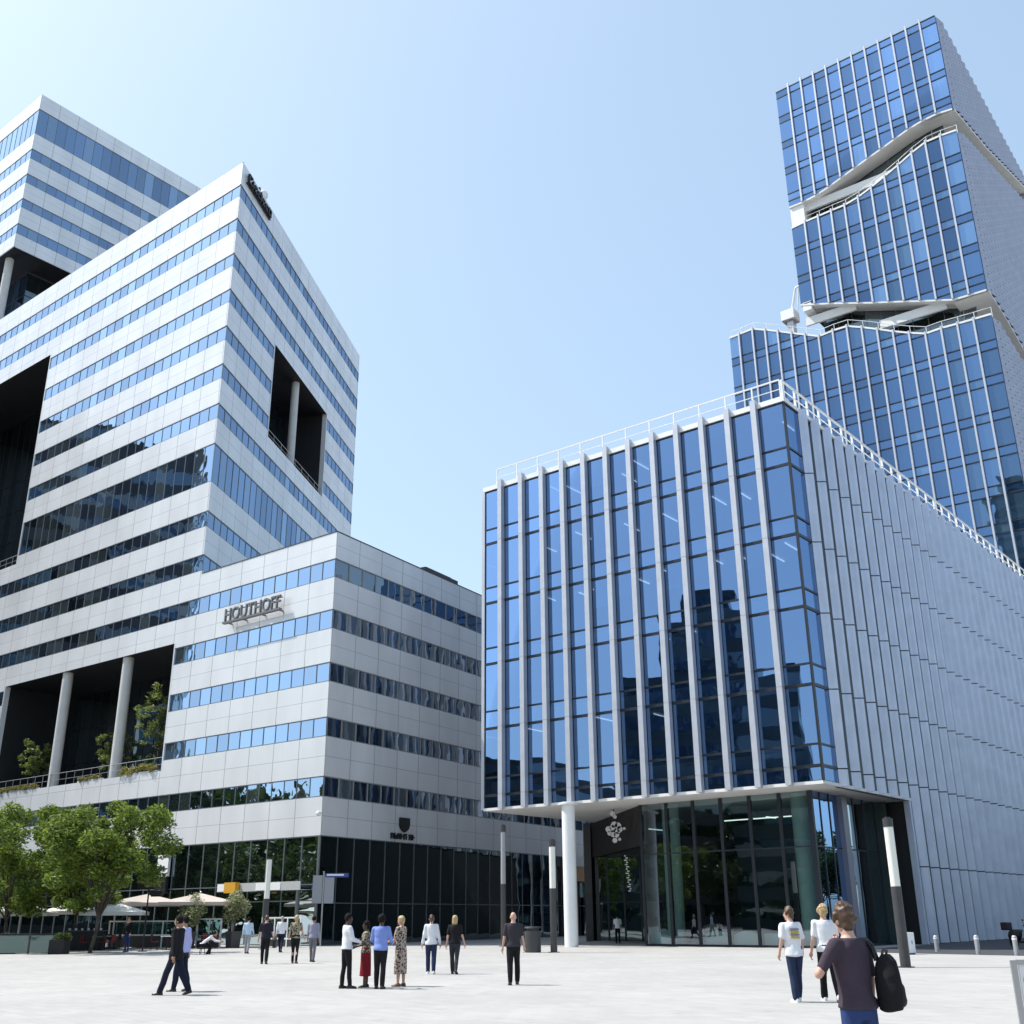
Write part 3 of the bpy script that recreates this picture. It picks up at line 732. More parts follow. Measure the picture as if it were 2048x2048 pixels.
# ---------------------------------------------------------------- stacked tower behind
D = thing('stacked_glass_tower', (PD[0], PD[1], 0), 'tall blue glass tower of three stacked blocks with slanting white gaps between them', 'office tower')
us = [0, 1.85, 3.6, 5.37, 7.15, 8.92, 10.68, 12.44, 14.2, 15.95, 17.7, 19.5, 21.35]
bu = [91.95, 92.2, 92.1, 91.75, 91.18, 90.6, 90.07, 89.5, 88.92, 88.35, 87.9, 87.72, 87.75]
mt = [88.6, 88.76, 88.74, 88.05, 87.15, 86.35, 85.6, 84.95, 84.6, 84.6, 84.55, 84.5, 84.35]
mb_ = [66.8, 66.85, 66.95, 67.55, 68.15, 68.8, 69.4, 70.0, 70.65, 71.3, 71.95, 72.55, 73.15]
ul = us[:12] + [21.2, 22.9, 24.65, 26.3, 28.0, 29.9, 31.3]
lt = [63.5, 63.55, 63.62, 63.72, 63.65, 64.4, 65.25, 66.2, 67.1, 67.9, 67.95, 67.8, 68.65, 69.5, 70.4, 71.2, 72.0, 71.9, 71.85]
LV = [92.8 + 4.17 * k for k in range(-24, 4)]
def volume(us, zb, zt, h_side, side_b, side_t, nm):
    zf = lambda arr, u: float(np.interp(u, us, arr))
    rows = sorted({z for l in LV for z in (l, l + 1.08)})
    lo, hi = min(zb), max(zt)
    for l in LV:
        if l + 4.17 < lo or l > hi: continue
        g = MB()
        for (za, zc) in ((l, l + 1.08), (l + 1.08, l + 4.17)):
            for a, c in zip(us, us[1:]):
                q = [max(za, zf(zb, a)), max(za, zf(zb, c)), min(zc, zf(zt, c)), min(zc, zf(zt, a))]
                if q[3] <= q[0] and q[2] <= q[1]: continue
                q[3] = max(q[3], q[0]); q[2] = max(q[2], q[1])
                j = [random.uniform(-.006, .006) for _ in range(2)]
                g.poly([FDL(a, j[0], q[0]), FDL(c, j[1], q[1]), FDL(c, j[1], q[2]), FDL(a, j[0], q[3])])
        if g.f: 
            o = g.build('window_row', G_TOW, D)
            t = MB()
            for z in (l, l + 1.08):
                for a, c in zip(us, us[1:]):
                    zm = (zf(zb, a) + zf(zb, c)) / 2, (zf(zt, a) + zf(zt, c)) / 2
                    if zm[0] + .1 < z < zm[1] - .1: t.box(FDL, a, c, -.05, .06, z - .07, z + .07)
            if t.f: t.build('transom', M_MULL, o)
    for i, u in enumerate(us):
        if u == us[0] or u == us[-1]: continue
        f = MB(); f.box(FDL, u - .1, u + .1, .0, .34, zf(zb, u) - .05, zf(zt, u) + .25); f.build('facade_fin', M_FINW, D)
    s = MB()                                   # sawtooth cladding of the long side
    k = 24; n0 = len(side_b)
    for i in range(k):
        a = .35 + i * 1.745
        zb0, zb1 = np.interp(a, *side_b), np.interp(a + 1.745, *side_b); zt0 = np.interp(a, *side_t); zt1 = np.interp(a + 1.745, *side_t)
        s.poly([FDR(a, .02, zb0), FDR(a + 1.62, .45, zb1), FDR(a + 1.62, .45, zt1), FDR(a, .02, zt0)], [(i, zb0 / 4.17), (i + 1, zb1 / 4.17), (i + 1, zt1 / 4.17), (i, zt0 / 4.17)])
        s.poly([FDR(a + 1.62, .45, zb1), FDR(a + 1.745, .02, zb1), FDR(a + 1.745, .02, zt1), FDR(a + 1.62, .45, zt1)], [(i, 0)] * 4)
    s.build('side_cladding', M_DOT, D)
    s = MB(); s.poly([FDR(0, 0, side_b[1][0]), FDR(.35, 0, side_b[1][0]), FDR(.35, 0, side_t[1][0]), FDR(0, 0, side_t[1][0])]); s.build('corner_glass', G_TOW, D)
    s = MB()
    e = us[-1]
    s.poly([FDL(e, 0, zf(zb, e)), FDL(e, -42, zf(zb, e)), FDL(e, -42, zf(zt, e)), FDL(e, 0, zf(zt, e))])
    s.poly([FDL(0, -42.2, lo), FDL(e, -42.2, lo), FDL(e, -42.2, hi), FDL(0, -42.2, hi)])
    s.build('rear_wall', M_FINW, D)
def dotted_mat():
    m = bpy.data.materials.new('dotted_side_panel'); m.use_nodes = True
    n, l = m.node_tree.nodes, m.node_tree.links
    b = n['Principled BSDF']; b.inputs['Roughness'].default_value = 0.45; b.inputs['Metallic'].default_value = 0.3
    uv = n.new('ShaderNodeUVMap')
    br = n.new('ShaderNodeTexBrick'); br.offset = 0.5; br.inputs['Scale'].default_value = 1
    br.inputs['Brick Width'].default_value = 1; br.inputs['Row Height'].default_value = 0.25; br.inputs['Mortar Size'].default_value = 0.012
    br.inputs['Color1'].default_value = (0.36, 0.37, 0.45, 1); br.inputs['Color2'].default_value = (0.40, 0.41, 0.49, 1); br.inputs['Mortar'].default_value = (0.28, 0.29, 0.36, 1)
    l.new(uv.outputs[0], br.inputs['Vector'])
    mp = n.new('ShaderNodeVectorMath'); mp.operation = 'MULTIPLY'; mp.inputs[1].default_value = (1, 4, 1); l.new(uv.outputs[0], mp.inputs[0])
    fr = n.new('ShaderNodeVectorMath'); fr.operation = 'FRACTION'; l.new(mp.outputs[0], fr.inputs[0])
    ds = n.new('ShaderNodeVectorMath'); ds.operation = 'DISTANCE'; ds.inputs[1].default_value = (0.55, 0.5, 0); l.new(fr.outputs[0], ds.inputs[0])
    lt_ = n.new('ShaderNodeMath'); lt_.operation = 'LESS_THAN'; lt_.inputs[1].default_value = 0.10; l.new(ds.outputs['Value'], lt_.inputs[0])
    mx = n.new('ShaderNodeMix'); mx.data_type = 'RGBA'; mx.inputs[7].default_value = (0.10, 0.10, 0.14, 1)
    l.new(lt_.outputs[0], mx.inputs[0]); l.new(br.outputs['Color'], mx.inputs[6]); l.new(mx.outputs[2], b.inputs['Base Color'])
    return m
M_DOT = dotted_mat()
volume(us, bu, [106.5] * 13, 42, ((0, 16, 42), (91.95, 96.3, 105.2)), ((0, 42), (106.5, 106.5)), 'upper')
volume(us, mb_, mt, 42, ((0, 6.3, 14.5, 42), (66.8, 66.3, 65.1, 61)), ((0, 37, 42), (88.6, 99.8, 101.3)), 'middle')
volume(ul, [0.02] * 19, lt, 42, ((0, 42), (0.02, 0.02)), ((0, 12.5, 42), (63.5, 62.1, 58.8)), 'lower')
def soffit(us, zs, ru, rz, dz, dep):
    s = MB()
    for a, c, p, q in zip(us, us[1:], zs, zs[1:]):
        s.poly([FDL(a, .1, p), FDL(c, .1, q), FDL(c, -dep, q + dz), FDL(a, -dep, p + dz)])
        s.poly([FDL(a, .1, p), FDL(c, .1, q), FDL(c, .1, q - .22), FDL(a, .1, p - .22)])
        s.poly([FDL(a, .1, p - .22), FDL(c, .1, q - .22), FDL(c, -dep, q + dz - .22), FDL(a, -dep, p + dz - .22)])
    for a, c, p, q in zip(ru, ru[1:], rz, rz[1:]):
        s.poly([FDR(a, .2, p - .03), FDR(c, .2, q - .03), FDR(c, -dep - 1.5, q - .03 + dz), FDR(a, -dep - 1.5, p - .03 + dz)])
        s.poly([FDR(a, .2, p), FDR(c, .2, q), FDR(c, .2, q - .25), FDR(a, .2, p - .25)])
        s.poly([FDR(a, .2, p - .25), FDR(c, .2, q - .25), FDR(c, -dep - 1.5, q - .25 + dz), FDR(a, -dep - 1.5, p - .25 + dz)])
    s.build('gap_soffit', M_SOFFIT, D)
soffit(us, bu, (0, 16, 42), (91.9, 96.25, 105.1), 0, 2.3)
soffit(us, mb_, (0, 6.3, 14.5, 42), (66.75, 66.25, 65.05, 60.9), 0, 2.1)
def core(us, zt, zb, n):
    """recessed glazed storey between two blocks, with white sloping beams"""
    g = MB(); f = MB()
    for a, c in zip(us, us[1:]):
        lo, hi = np.interp((a + c) / 2, us, zb) - 2.5, np.interp((a + c) / 2, us, zt) + .1
        g.poly([FDL(a, n, lo), FDL(c, n, lo), FDL(c, n, hi), FDL(a, n, hi)]); f.box(FDL, a - .04, a + .04, n, n + .06, lo, hi)
    o = g.build('recessed_glazing', G_SHOP, D); f.build('frame', M_MULLG, o)
core(us[1:-1], bu[1:-1], mt[1:-1], -2.4); core(us[1:-1], mb_[1:-1], [float(np.interp(u, ul, lt)) for u in us[1:-1]], -2.2)
g = MB(); g.poly([FDR(1.85, -3.2, 84), FDR(42, -3.2, 92), FDR(42, -3.2, 106), FDR(1.85, -3.2, 93)]); g.poly([FDR(1.85, -3.2, 58), FDR(42, -3.2, 56), FDR(42, -3.2, 66), FDR(1.85, -3.2, 67)]); g.build('recessed_wall', M_SOFFIT, D)
s = MB()
def beam(pts, n, h):
    for (a, p), (c, q) in zip(pts, pts[1:]): s.hexa([FDL(a, n, p - h), FDL(c, n, q - h), FDL(c, n, q), FDL(a, n, p), FDL(a, n - .3, p - h), FDL(c, n - .3, q - h), FDL(c, n - .3, q), FDL(a, n - .3, p)])
beam([(20.3, 87.75), (7.4, 87.6)], -.7, 1.15); s.build('sloping_beam', M_SOFFIT, D); s = MB()
beam([(21.2, 71.45), (14.8, 71.35)], -.7, 1.1)
s.build('sloping_beam', M_SOFFIT, D)
s = MB(); beam([(12.3, 67.75), (4.6, 67.6)], -.7, 1.1)
s.build('sloping_beam', M_SOFFIT, D)
b = MB(); b.box(FDL, 19.5, 21.3, -4, -.1, 84.2, 87.8); b.box(FDL, 20.0, 21.1, -3, .05, 72, 73.2); b.build('white_end_wall', M_WHITE, D)
b = MB()
b.poly([FDL(0, -.1, 106.4), FDL(21.35, -.1, 106.4), FDL(21.35, -42, 106.4), FDL(0, -42, 106.4)]); b.build('roof', M_ROOF, D)
b = MB(); b.poly([FDL(0, -1.8, 88), FDL(21.35, -1.8, 84.2), FDL(21.35, -42, 84.2), FDL(0, -42, 88)]); b.poly([FDL(0, -.6, 63), FDL(31.3, -.6, 63), FDL(31.3, -42, 63), FDL(0, -42, 63)]); b.build('terrace_deck', M_ROOF, D)
for (uu, zz) in ((ul, lt), (us, mt)):
    f = MB()
    for i, (a, p) in enumerate(zip(uu, zz)):
        f.tube(FDL(a, -.5, p), FDL(a, -.5, p + 1.25), .035, seg=6)
        if i: f.tube(FDL(uu[i - 1], -.5, zz[i - 1] + 1.25), FDL(a, -.5, p + 1.25), .04, seg=6)
    f.build('terrace_railing', M_WHITE, D)
    f = MB()
    for a, c, p, q in zip(uu, uu[1:], zz, zz[1:]):
        f.hexa([FDL(a, -.4, p - .02), FDL(c, -.4, q - .02), FDL(c, .12, q - .02), FDL(a, .12, p - .02), FDL(a, -.4, p + .22), FDL(c, -.4, q + .22), FDL(c, .12, q + .22), FDL(a, .12, p + .22)])
    f.build('terrace_coping', M_WHITE, D)
cr = thing('window_cleaning_crane', FDL(24, -3, 71), 'white roof crane for window cleaning on the low shoulder of the stacked tower', 'crane')
b = MB(); b.box(FDL, 23.2, 25.0, -4, -2.2, 73.1, 74.5); b.build('cabin', M_WHITE, cr, bevel=.08)
b = MB(); b.box(FDL, 23.6, 24.4, -3.6, -2.6, 70.2, 73.1); b.build('base', M_STEEL, cr)
b = MB(); b.tube(FDL(23.8, -3, 74.4), FDL(22.8, -2.6, 77.4), .14, seg=8); b.tube(FDL(23.0, -3, 74.4), FDL(22.4, -2.6, 77.2), .08, seg=8); b.tube(FDL(22.8, -2.6, 77.4), FDL(19.8, -2.2, 77.9), .12, seg=8); b.build('jib', M_WHITE, cr)

# ---------------------------------------------------------------- neighbours that the glass reflects
def neighbour(name, x, y, w, d, h, rz, label, colr, glass, steps=()):
    t = thing(name, (x, y, 0), label, 'office building', rz=R(rz))
    for k, (dw, dd, z0, z1) in enumerate([(1, 1, 0, h)] + list(steps)):
        a, c = w * dw / 2, d * dd / 2
        b = MB(); b.cube((0, 0, (z0 + z1) / 2), (a * 2, c * 2, z1 - z0)); b.build('wall', colr, t, world=False)
        f = MB(); z = z0 + 1.2
        while z < z1 - 2.2:
            for (sx, sy) in ((1, 0), (-1, 0), (0, 1), (0, -1)):
                e = .05
                if sx: f.poly([(sx * (a + e), -c, z), (sx * (a + e), c, z), (sx * (a + e), c, z + 2), (sx * (a + e), -c, z + 2)])
                else: f.poly([(-a, sy * (c + e), z), (a, sy * (c + e), z), (a, sy * (c + e), z + 2), (-a, sy * (c + e), z + 2)])
            z += 3.8
        f.build('window_bands', glass, t, world=False)
    return t
m_nd = mat('dark_brown_cladding', (0.045, 0.045, 0.045), 0.6, var=(0.3, 0.3)); m_nt = mat('dark_teal_cladding', (0.03, 0.05, 0.055), 0.5, var=(0.3, 0.3))
random.seed(90)  # ring of trees added out of view, blocks bright low sky in reflections
b = MB(); cl = []
for i in range(275):
    a = R(random.uniform(136, 372)); r = random.uniform(98, 118); h = random.uniform(11, 19)
    x, y = r * math.cos(a), r * math.sin(a) + 20
    for k in range(7): cl.append((x + random.gauss(0, 2.5), y + random.gauss(0, 2.5), random.uniform(.5, h), 3.0))
for (x, y, z, r) in cl:
    for _ in range(26):
        d = Vector((random.gauss(0, 1), random.gauss(0, 1), random.gauss(0, 1))).normalized() * r * random.random() ** .4
        q = Vector((x, y, max(z, .5))) + d
        e = Vector((random.gauss(0, 1), random.gauss(0, 1), random.gauss(0, .6))).normalized(); g = e.cross(Vector((random.gauss(0, 1), random.gauss(0, 1), random.gauss(0, 1)))).normalized()
        b.poly([q - e, q + g * .7, q + e, q - g * .7])
tag(b.build('added_tree_belt', L_FAR), 'added unseen belt of dense trees that darkens low reflections in the glass', 'trees', kind='stuff')
neighbour('dark_office_tower', -66, 27, 16, 24, 31, 30, 'dark teal stepped office tower seen only as a reflection low in the glass cube', m_nt, G_SHOP, ((.6, .5, 31, 40), (.3, .3, 40, 44)))
neighbour('low_office_block', -98, 46, 30, 22, 20, 40, 'low dark office block seen only as a reflection at the left of the glass cube', m_nd, G_SHOP, ((.6, .6, 20, 24),))
neighbour('brown_office_block', -94, 106, 22, 34, 64, 0, 'long brown office block seen only as a reflection in the striped tower\'s lower windows', m_nd, G_SHOP, ((.7, .4, 64, 68),))
neighbour('slender_dark_tower', -94, -21, 14, 14, 108, 40, 'tall slender dark tower seen only as a reflection low on the stacked tower', m_nt, G_SHOP, ((.6, .6, 108, 114),))
# ---------------------------------------------------------------- trees and shrubs
def leaves(mb, clumps, count, size, squash=1.0):
    tot = sum(c[1] ** 2 for c in clumps)
    for (c, r) in clumps:
        for _ in range(int(count * r * r / tot)):
            d = Vector((random.gauss(0, 1), random.gauss(0, 1), random.gauss(0, 1))).normalized()
            q = Vector(c) + d * r * (random.random() ** .45) * Vector((1, 1, squash)).z
            q.z = c[2] + (q.z - c[2]) * squash
            s = size * random.uniform(.6, 1.3)
            e = Vector((random.gauss(0, 1), random.gauss(0, 1), random.gauss(0, .6))).normalized()
            g = e.cross(Vector((random.gauss(0, 1), random.gauss(0, 1), random.gauss(0, 1)))).normalized()
            mb.poly([q - e * s, q + g * s * .34, q + e * s, q - g * s * .34])
def tree(name, loc, h, w, label, group, m, seed, n=9000, size=.15, trunk_r=.16, base=.36, stems=1, cat='tree'):
    random.seed(seed)
    t = thing(name, loc, label, cat, group)
    k = MB(); tips = []
    for s in range(stems):
        a0 = random.uniform(0, 6.28); lean = .0 if stems == 1 else .5
        b0 = Vector((0.25 * math.cos(a0), .25 * math.sin(a0), 0)) if stems > 1 else Vector((0, 0, 0))
        p1 = b0 + Vector((lean * math.cos(a0), lean * math.sin(a0), h * base))
        k.path([b0 - Vector((0, 0, .05)), b0 + Vector((0, 0, .1)), (b0 + p1) / 2 + Vector((.05, .04, 0)), p1], [trunk_r * 1.35, trunk_r, trunk_r * .85, trunk_r * .7], 9)
        for i in range(7):
            a = 2 * math.pi * i / 7 + random.uniform(-.4, .4); L = random.uniform(.25, .46) * w; z = random.uniform(h * .52, h * .9)
            p2 = Vector((p1.x + L * .45 * math.cos(a), p1.y + L * .45 * math.sin(a), (p1.z + z) / 2 + .15 * h * random.random()))
            p3 = Vector((p1.x + L * math.cos(a), p1.y + L * math.sin(a), z))
            k.path([p1 - Vector((0, 0, .2)), p2, p3], [trunk_r * .5, trunk_r * .3, trunk_r * .1], 6)
            tips += [p2, p3]
        k.path([p1 - Vector((0, 0, .1)), p1 + Vector((.1, .1, h * .4))], [trunk_r * .6, trunk_r * .15], 6); tips.append(p1 + Vector((.1, .1, h * .4)))
    k.build('trunk', M_BARK, t, smooth=True, world=False)
    cl = []
    for p in tips: cl.append(((p.x, p.y, min(p.z, h * .9)), random.uniform(.10, .17) * w))
    for _ in range(26):
        a = random.uniform(0, 6.28); rr = w * .46 * random.random() ** .5; zz = random.uniform(h * (base + .04), h * .95)
        sh = 1 - abs((zz / h - .66) / .5) ** 2 * .6
        cl.append(((rr * sh * math.cos(a), rr * sh * math.sin(a), zz), random.uniform(.07, .15) * w))
    b = MB(); leaves(b, cl, n, size, .8)
    b.build('crown', m, t, world=False)
    return t
G1 = 'trees over the cafe terrace'
tree('plaza_tree', (-22.5, 60.9, 0), 8.0, 7.0, 'broad green plaza tree over the cafe tables, nearest the striped wing', G1, L_TREE, 3, 25000, .13, .10, .24, 2)
tree('plaza_tree', (-28.4, 63.9, 0), 7.8, 8.0, 'green plaza tree cut by the left edge of the photo', G1, L_TREE, 4, 22000, .13, .11, .24, 1)
tree('plaza_tree', (-26.3, 68.5, 0), 7.2, 6.5, 'green plaza tree half hidden behind the two nearer trees', G1, L_TREE, 9, 17000, .13, .10, .28, 1)
# round olive shrubs in dark pots
def potted(loc, h, w, label, seed):
    t = thing('potted_shrub', loc, label, 'potted shrub', 'potted olive shrubs'); random.seed(seed)
    b = MB(); b.loft([(0, 0, 0.0, .42, .42), (0, 0, .95, .5, .5), (0, 0, .95, .44, .44), (0, 0, .85, .42, .42)], 4); b.build('pot', M_GREYP, t, world=False)
    b = MB(); b.path([(0, 0, .8), (.05, 0, 1.2), (.02, .03, h - w * .5)], [.06, .05, .035], 7); b.build('trunk', M_BARK, t, world=False)
    cl = [((random.gauss(0, .2) * w, random.gauss(0, .2) * w, h - w * .45 + random.gauss(0, .14) * w), w * random.uniform(.18, .28)) for _ in range(14)]
    b = MB(); leaves(b, cl, 2600, .10); b.build('crown', L_OLIVE, t, world=False)
potted((-17.2, 70.3, 0), 3.15, 2.0, 'pale olive shrub in a tall dark pot beside the people walking to the canopy', 21)
potted((-19.9, 70.0, 0), 2.75, 2.0, 'pale olive shrub in front of the beige parasols, behind the dark-suited man', 22)
# greenery on the covered terrace of the striped tower
for (u, n, h, w, sd, lab) in ((42.0, -2.0, 5.0, 3.2, 31, 'leafy terrace tree left of the columns in the lower square opening'), (30.2, -2.8, 4.6, 3.4, 32, 'leafy terrace tree between the two columns of the lower square opening'), (22.6, -2.0, 7.6, 4.6, 33, 'tall leafy terrace tree right of the columns in the lower square opening')):
    p = FL(u, n, 12.58); tree('terrace_tree', p, h, w, lab, 'trees on the covered terrace', L_TERR, sd, 2300, .16, .09, .3)
for (u0, u1, sd, lab) in ((19.6, 24.6, 41, 'yellow-green planting along the terrace edge right of the columns'), (27.4, 31.0, 42, 'small yellow planting at the terrace edge between the columns'), (37.5, 45.8, 43, 'long yellow-green planting along the terrace edge left of the columns')):
    random.seed(sd); p = FL((u0 + u1) / 2, -.1, 12.58); t = thing('terrace_planting', p, lab, 'plants', 'planting along the terrace edge')
    b = MB(); b.box(FL, u0, u1, -.34, -.04, 12.59, 12.72); b.build('trough', M_PANEL, t)
    cl = []
    k = int((u1 - u0) * 3)
    for i in range(k):
        q = FL(u0 + (u1 - u0) * (i + .5) / k, -.05, 12.75 + random.uniform(0, .35) * (1.2 if sd == 41 else .5)); cl.append((tuple(q), random.uniform(.15, .32) * (1.2 if sd == 41 else .8)))
    b = MB(); leaves(b, cl, 260 * k // 3, .11); b.build('foliage', L_GRASS, t)
# trees across the street, reflected in the lobby's side glass
for i, (x, y) in enumerate(((58, 80), (70, 88), (82, 93), (66, 74))):
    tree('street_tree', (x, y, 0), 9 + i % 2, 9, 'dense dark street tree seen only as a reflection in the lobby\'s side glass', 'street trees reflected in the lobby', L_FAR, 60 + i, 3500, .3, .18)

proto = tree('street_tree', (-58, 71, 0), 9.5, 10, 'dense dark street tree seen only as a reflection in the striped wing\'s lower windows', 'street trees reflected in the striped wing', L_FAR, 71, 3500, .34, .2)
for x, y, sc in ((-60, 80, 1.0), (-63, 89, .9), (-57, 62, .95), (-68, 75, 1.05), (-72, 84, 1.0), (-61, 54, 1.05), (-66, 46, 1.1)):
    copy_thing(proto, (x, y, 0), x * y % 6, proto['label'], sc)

# ---------------------------------------------------------------- lamp posts
m_tube = mat('opal_lamp_tube', (0.80, 0.79, 0.72), 0.35)
def lamp(loc, h, z0, z1, r, label, mt):
    t = thing('lamp_post', loc, label, 'lamp post', 'tube lamp posts on the plaza')
    b = MB(); b.tube((0, 0, 0), (0, 0, z0), r, seg=16); b.build('post', M_GREYP, t, world=False)
    b = MB(); b.tube((0, 0, z0), (0, 0, z1), r * .93, seg=16); b.build('light_tube', mt, t, world=False)
    b = MB(); b.tube((0, 0, z1), (0, 0, h), r, seg=16); b.tube((0, 0, h), (0, 0, h + .05), r * .6, seg=12); b.build('cap', M_GREYP, t, world=False)
    b = MB(); b.tube((0, 0, 0.0), (0, 0, .03), r * 1.7, seg=16); b.build('base_plate', M_GREYP, t, world=False)
lamp((12.87, 38.32, 0), 4.73, 2.52, 4.45, .17, 'tall tube lamp post nearest the camera, right of the two men in white T-shirts', m_tube)
lamp((1.92, 57.0, 0), 5.31, 2.98, 4.98, .17, 'tube lamp post standing just left of the white entrance column', m_tube)
lamp((-14.6, 67.0, 0), 5.0, 2.75, 4.95, .17, 'tube lamp post in front of the striped wing\'s glass canopy', m_tube)
lamp((-0.69, 69.4, 0), 7.0, 3.55, 6.6, .16, 'unlit tall grey lamp post in the shade of the striped wing\'s side', mat('shaded_tube', (0.34, 0.34, 0.36), 0.5))  # darker copy of the opal tube, the wing's shade put into its colour

# ---------------------------------------------------------------- bin, bollards, cabinet, scooter, display board
t = thing('litter_bin', (.89, 57.23, 0), 'dark round litter bin left of the tube lamp post and white column', 'bin')
b = MB(); b.loft([(0, 0, 0, .40, .40), (0, 0, 1.0, .40, .40)], 24); b.build('body', M_GREYP, t, world=False)
b = MB(); b.loft([(0, 0, 1.0, .3, .3), (0, 0, 1.12, .3, .3)], 20); b.loft([(0, 0, 1.12, .43, .43), (0, 0, 1.2, .40, .40)], 24); b.build('lid', M_GREYP, t, world=False)
for i, (x, y, h, lab) in enumerate(((19.61, 53.76, .72, 'grey bollard at the asphalt edge, left of the other two'), (20.02, 50.07, .78, 'grey bollard at the asphalt edge between the other two'), (21.02, 48.56, .78, 'grey bollard in front of the parked black scooter'))):
    t = thing('bollard', (x, y, 0), lab, 'bollard', 'bollards along the asphalt edge')
    b = MB(); b.loft([(0, 0, 0, .10, .10), (0, 0, h - .05, .10, .10), (0, 0, h, .06, .06)], 14); b.build('post', mat('bollard_steel', (0.42, 0.41, 0.42), 0.45, 0.3), t, world=False)
    b = MB(); b.loft([(0, 0, h * .78, .104, .104), (0, 0, h * .88, .104, .104)], 14); b.build('band', M_WHITE, t, world=False)
t = thing('utility_cabinet', (17.15, 50.6, 0), 'white utility cabinet standing behind the nearest lamp post', 'cabinet', rz=.5)
b = MB(); b.cube((0, 0, .48), (.62, .4, .84)); b.build('body', M_WHITE, t, bevel=.02, world=False)
b = MB(); b.cube((0, 0, .03), (.56, .34, .06)); b.build('base', M_GREYP, t, world=False)
b = MB(); b.cube((.12, -.21, .5), (.03, .03, .14)); b.build('handle', M_STEEL, t, world=False)

t = thing('motor_scooter', (25.4, 57.6, 0), 'black motor scooter parked against the pale cladding at the right edge', 'scooter', rz=R(25))
for y in (-.62, .62):
    w = MB()
    for i in range(20):
        a, c = 2 * math.pi * i / 20, 2 * math.pi * (i + 1) / 20
        w.tube((0, y + .2 * math.cos(a), .27 + .2 * math.sin(a)), (0, y + .2 * math.cos(c), .27 + .2 * math.sin(c)), .07, seg=8)
    w.tube((-.05, y, .27), (.05, y, .27), .13, seg=12); w.build('wheel', M_BLACK, t, world=False)
b = MB(); b.loft([(0, .55, .35, .16, .3), (0, .5, .6, .19, .42), (0, .45, .8, .15, .40)], 14); b.cube((0, -.05, .32), (.32, .55, .1)); b.tube((0, -.5, .3), (0, -.42, .95), .14, .1); b.build('body', M_BLACK, t, world=False)
b = MB(); b.loft([(0, .38, .8, .15, .42), (0, .38, .9, .13, .38)], 14); b.build('saddle', mat('black_vinyl', (0.02, 0.02, 0.02), 0.5), t, world=False)
b = MB(); b.tube((-.34, -.38, 1.08), (.34, -.38, 1.08), .025); b.tube((0, -.44, .9), (0, -.38, 1.1), .05); b.build('handlebar', M_BLACK, t, world=False)
for x in (-.3, .3):
    b = MB(); b.tube((x, -.4, 1.08), (x * 1.2, -.42, 1.3), .012, seg=6); b.ball((x * 1.2, -.42, 1.34), (.07, .02, .05), 10, 6); b.build('mirror', M_BLACK, t, world=False)
b = MB(); b.ball((0, -.56, .88), (.09, .07, .09)); b.build('headlight', M_STEEL, t, smooth=True, world=False)
b = MB(); b.cube((0, .95, 1.05), (.42, .4, .38)); b.build('top_box', M_BLACK, t, bevel=.05, world=False)

t = thing('display_board', (4.5, 10.5, 0), 'grey framed white display board with a dark red printed shape, cut by the right edge', 'display board', rz=R(-12))
b = MB()
for x in (0, .8): b.cube((x, 0, .615), (.05, .05, 1.23))
for z in (1.215, .80, .15): b.cube((.4, 0, z), (.748, .046, .04))
for x in (0, .8): b.cube((x, .0, .02), (.09, .5, .04))
b.build('frame', M_STEEL, t, world=False)
b = MB(); b.cube((.4, .0, 1.01), (.728, .02, .37)); b.cube((.4, .0, .475), (.728, .02, .60)); b.build('poster', M_WHITE, t, world=False)
b = MB()
arc = [(.32 + .24 * math.cos(a), 1.03 + .17 * math.sin(a)) for a in np.linspace(0, 2 * math.pi, 22)[:-1]]
b.poly([(x, -.0135, z) for x, z in arc]); b.build('printed_shape', mat('dark_red_print', (0.10, 0.012, 0.018), 0.5), t, world=False)
b = MB(); arc = [(.30 + .24 * math.cos(a), 1.05 + .14 * math.sin(a)) for a in np.linspace(.3, math.pi, 14)]
b.poly([(x, -.0165, z) for x, z in arc]); b.build('printed_shape', mat('navy_print', (0.012, 0.012, 0.03), 0.5), t, world=False)

# ---------------------------------------------------------------- canopy and signs at the striped wing
t = thing('entrance_canopy', FL(4.5, .7, 0), 'grey and white glass canopy over the striped wing\'s corner entrance', 'canopy')
b = MB(); b.box(FL, .25, 8.7, .05, 1.3, 3.42, 3.52); b.build('roof_sheet', G_SCREEN, t)
b = MB(); b.box(FL, .2, 8.75, 1.28, 1.36, 3.38, 3.92); b.build('fascia', mat('pale_grey_sign', (0.46, 0.47, 0.47), 0.4), t)
for u0, u1 in ((7.7, 8.7), (3.6, 4.6), (2.1, 3.1)):
    b = MB(); b.box(FL, u0, u1, 1.36, 1.39, 3.42, 3.88); b.build('white_panel', M_WHITE, t)
for u in (.6, 6.9):
    b = MB(); b.tube(FL(u, 1.2, 0), FL(u, 1.2, 3.4), .09, seg=10); b.build('post', M_MULLG, t)
b = MB(); b.box(FL, 6.3, 7.5, 1.40, 1.75, 3.3, 3.98); tag(b.build('orange_box_sign', mat('orange_sign', (0.62, 0.33, 0.03), 0.45)), 'small orange box sign on the canopy of the striped wing', 'sign')
t = thing('restaurant_sign', FL(17, .1, 3.6), 'white square sign with a dark mark above a black box, right of the green trees', 'sign')
b = MB(); b.box(FL, 16.35, 17.7, .05, .25, 4.66, 6.2); b.build('white_panel', M_WHITE, t)
b = MB(); b.box(FL, 16.35, 17.7, .05, .3, 3.5, 4.6); b.build('black_box', M_BLACK, t)
b = MB(); b.box(FL, 16.75, 16.95, .25, .27, 5.05, 5.4); b.box(FL, 16.95, 17.2, .25, .269, 5.2, 5.36); b.box(FL, 17.2, 17.35, .25, .27, 5.0, 5.5); b.build('mark', M_BLACK, t)
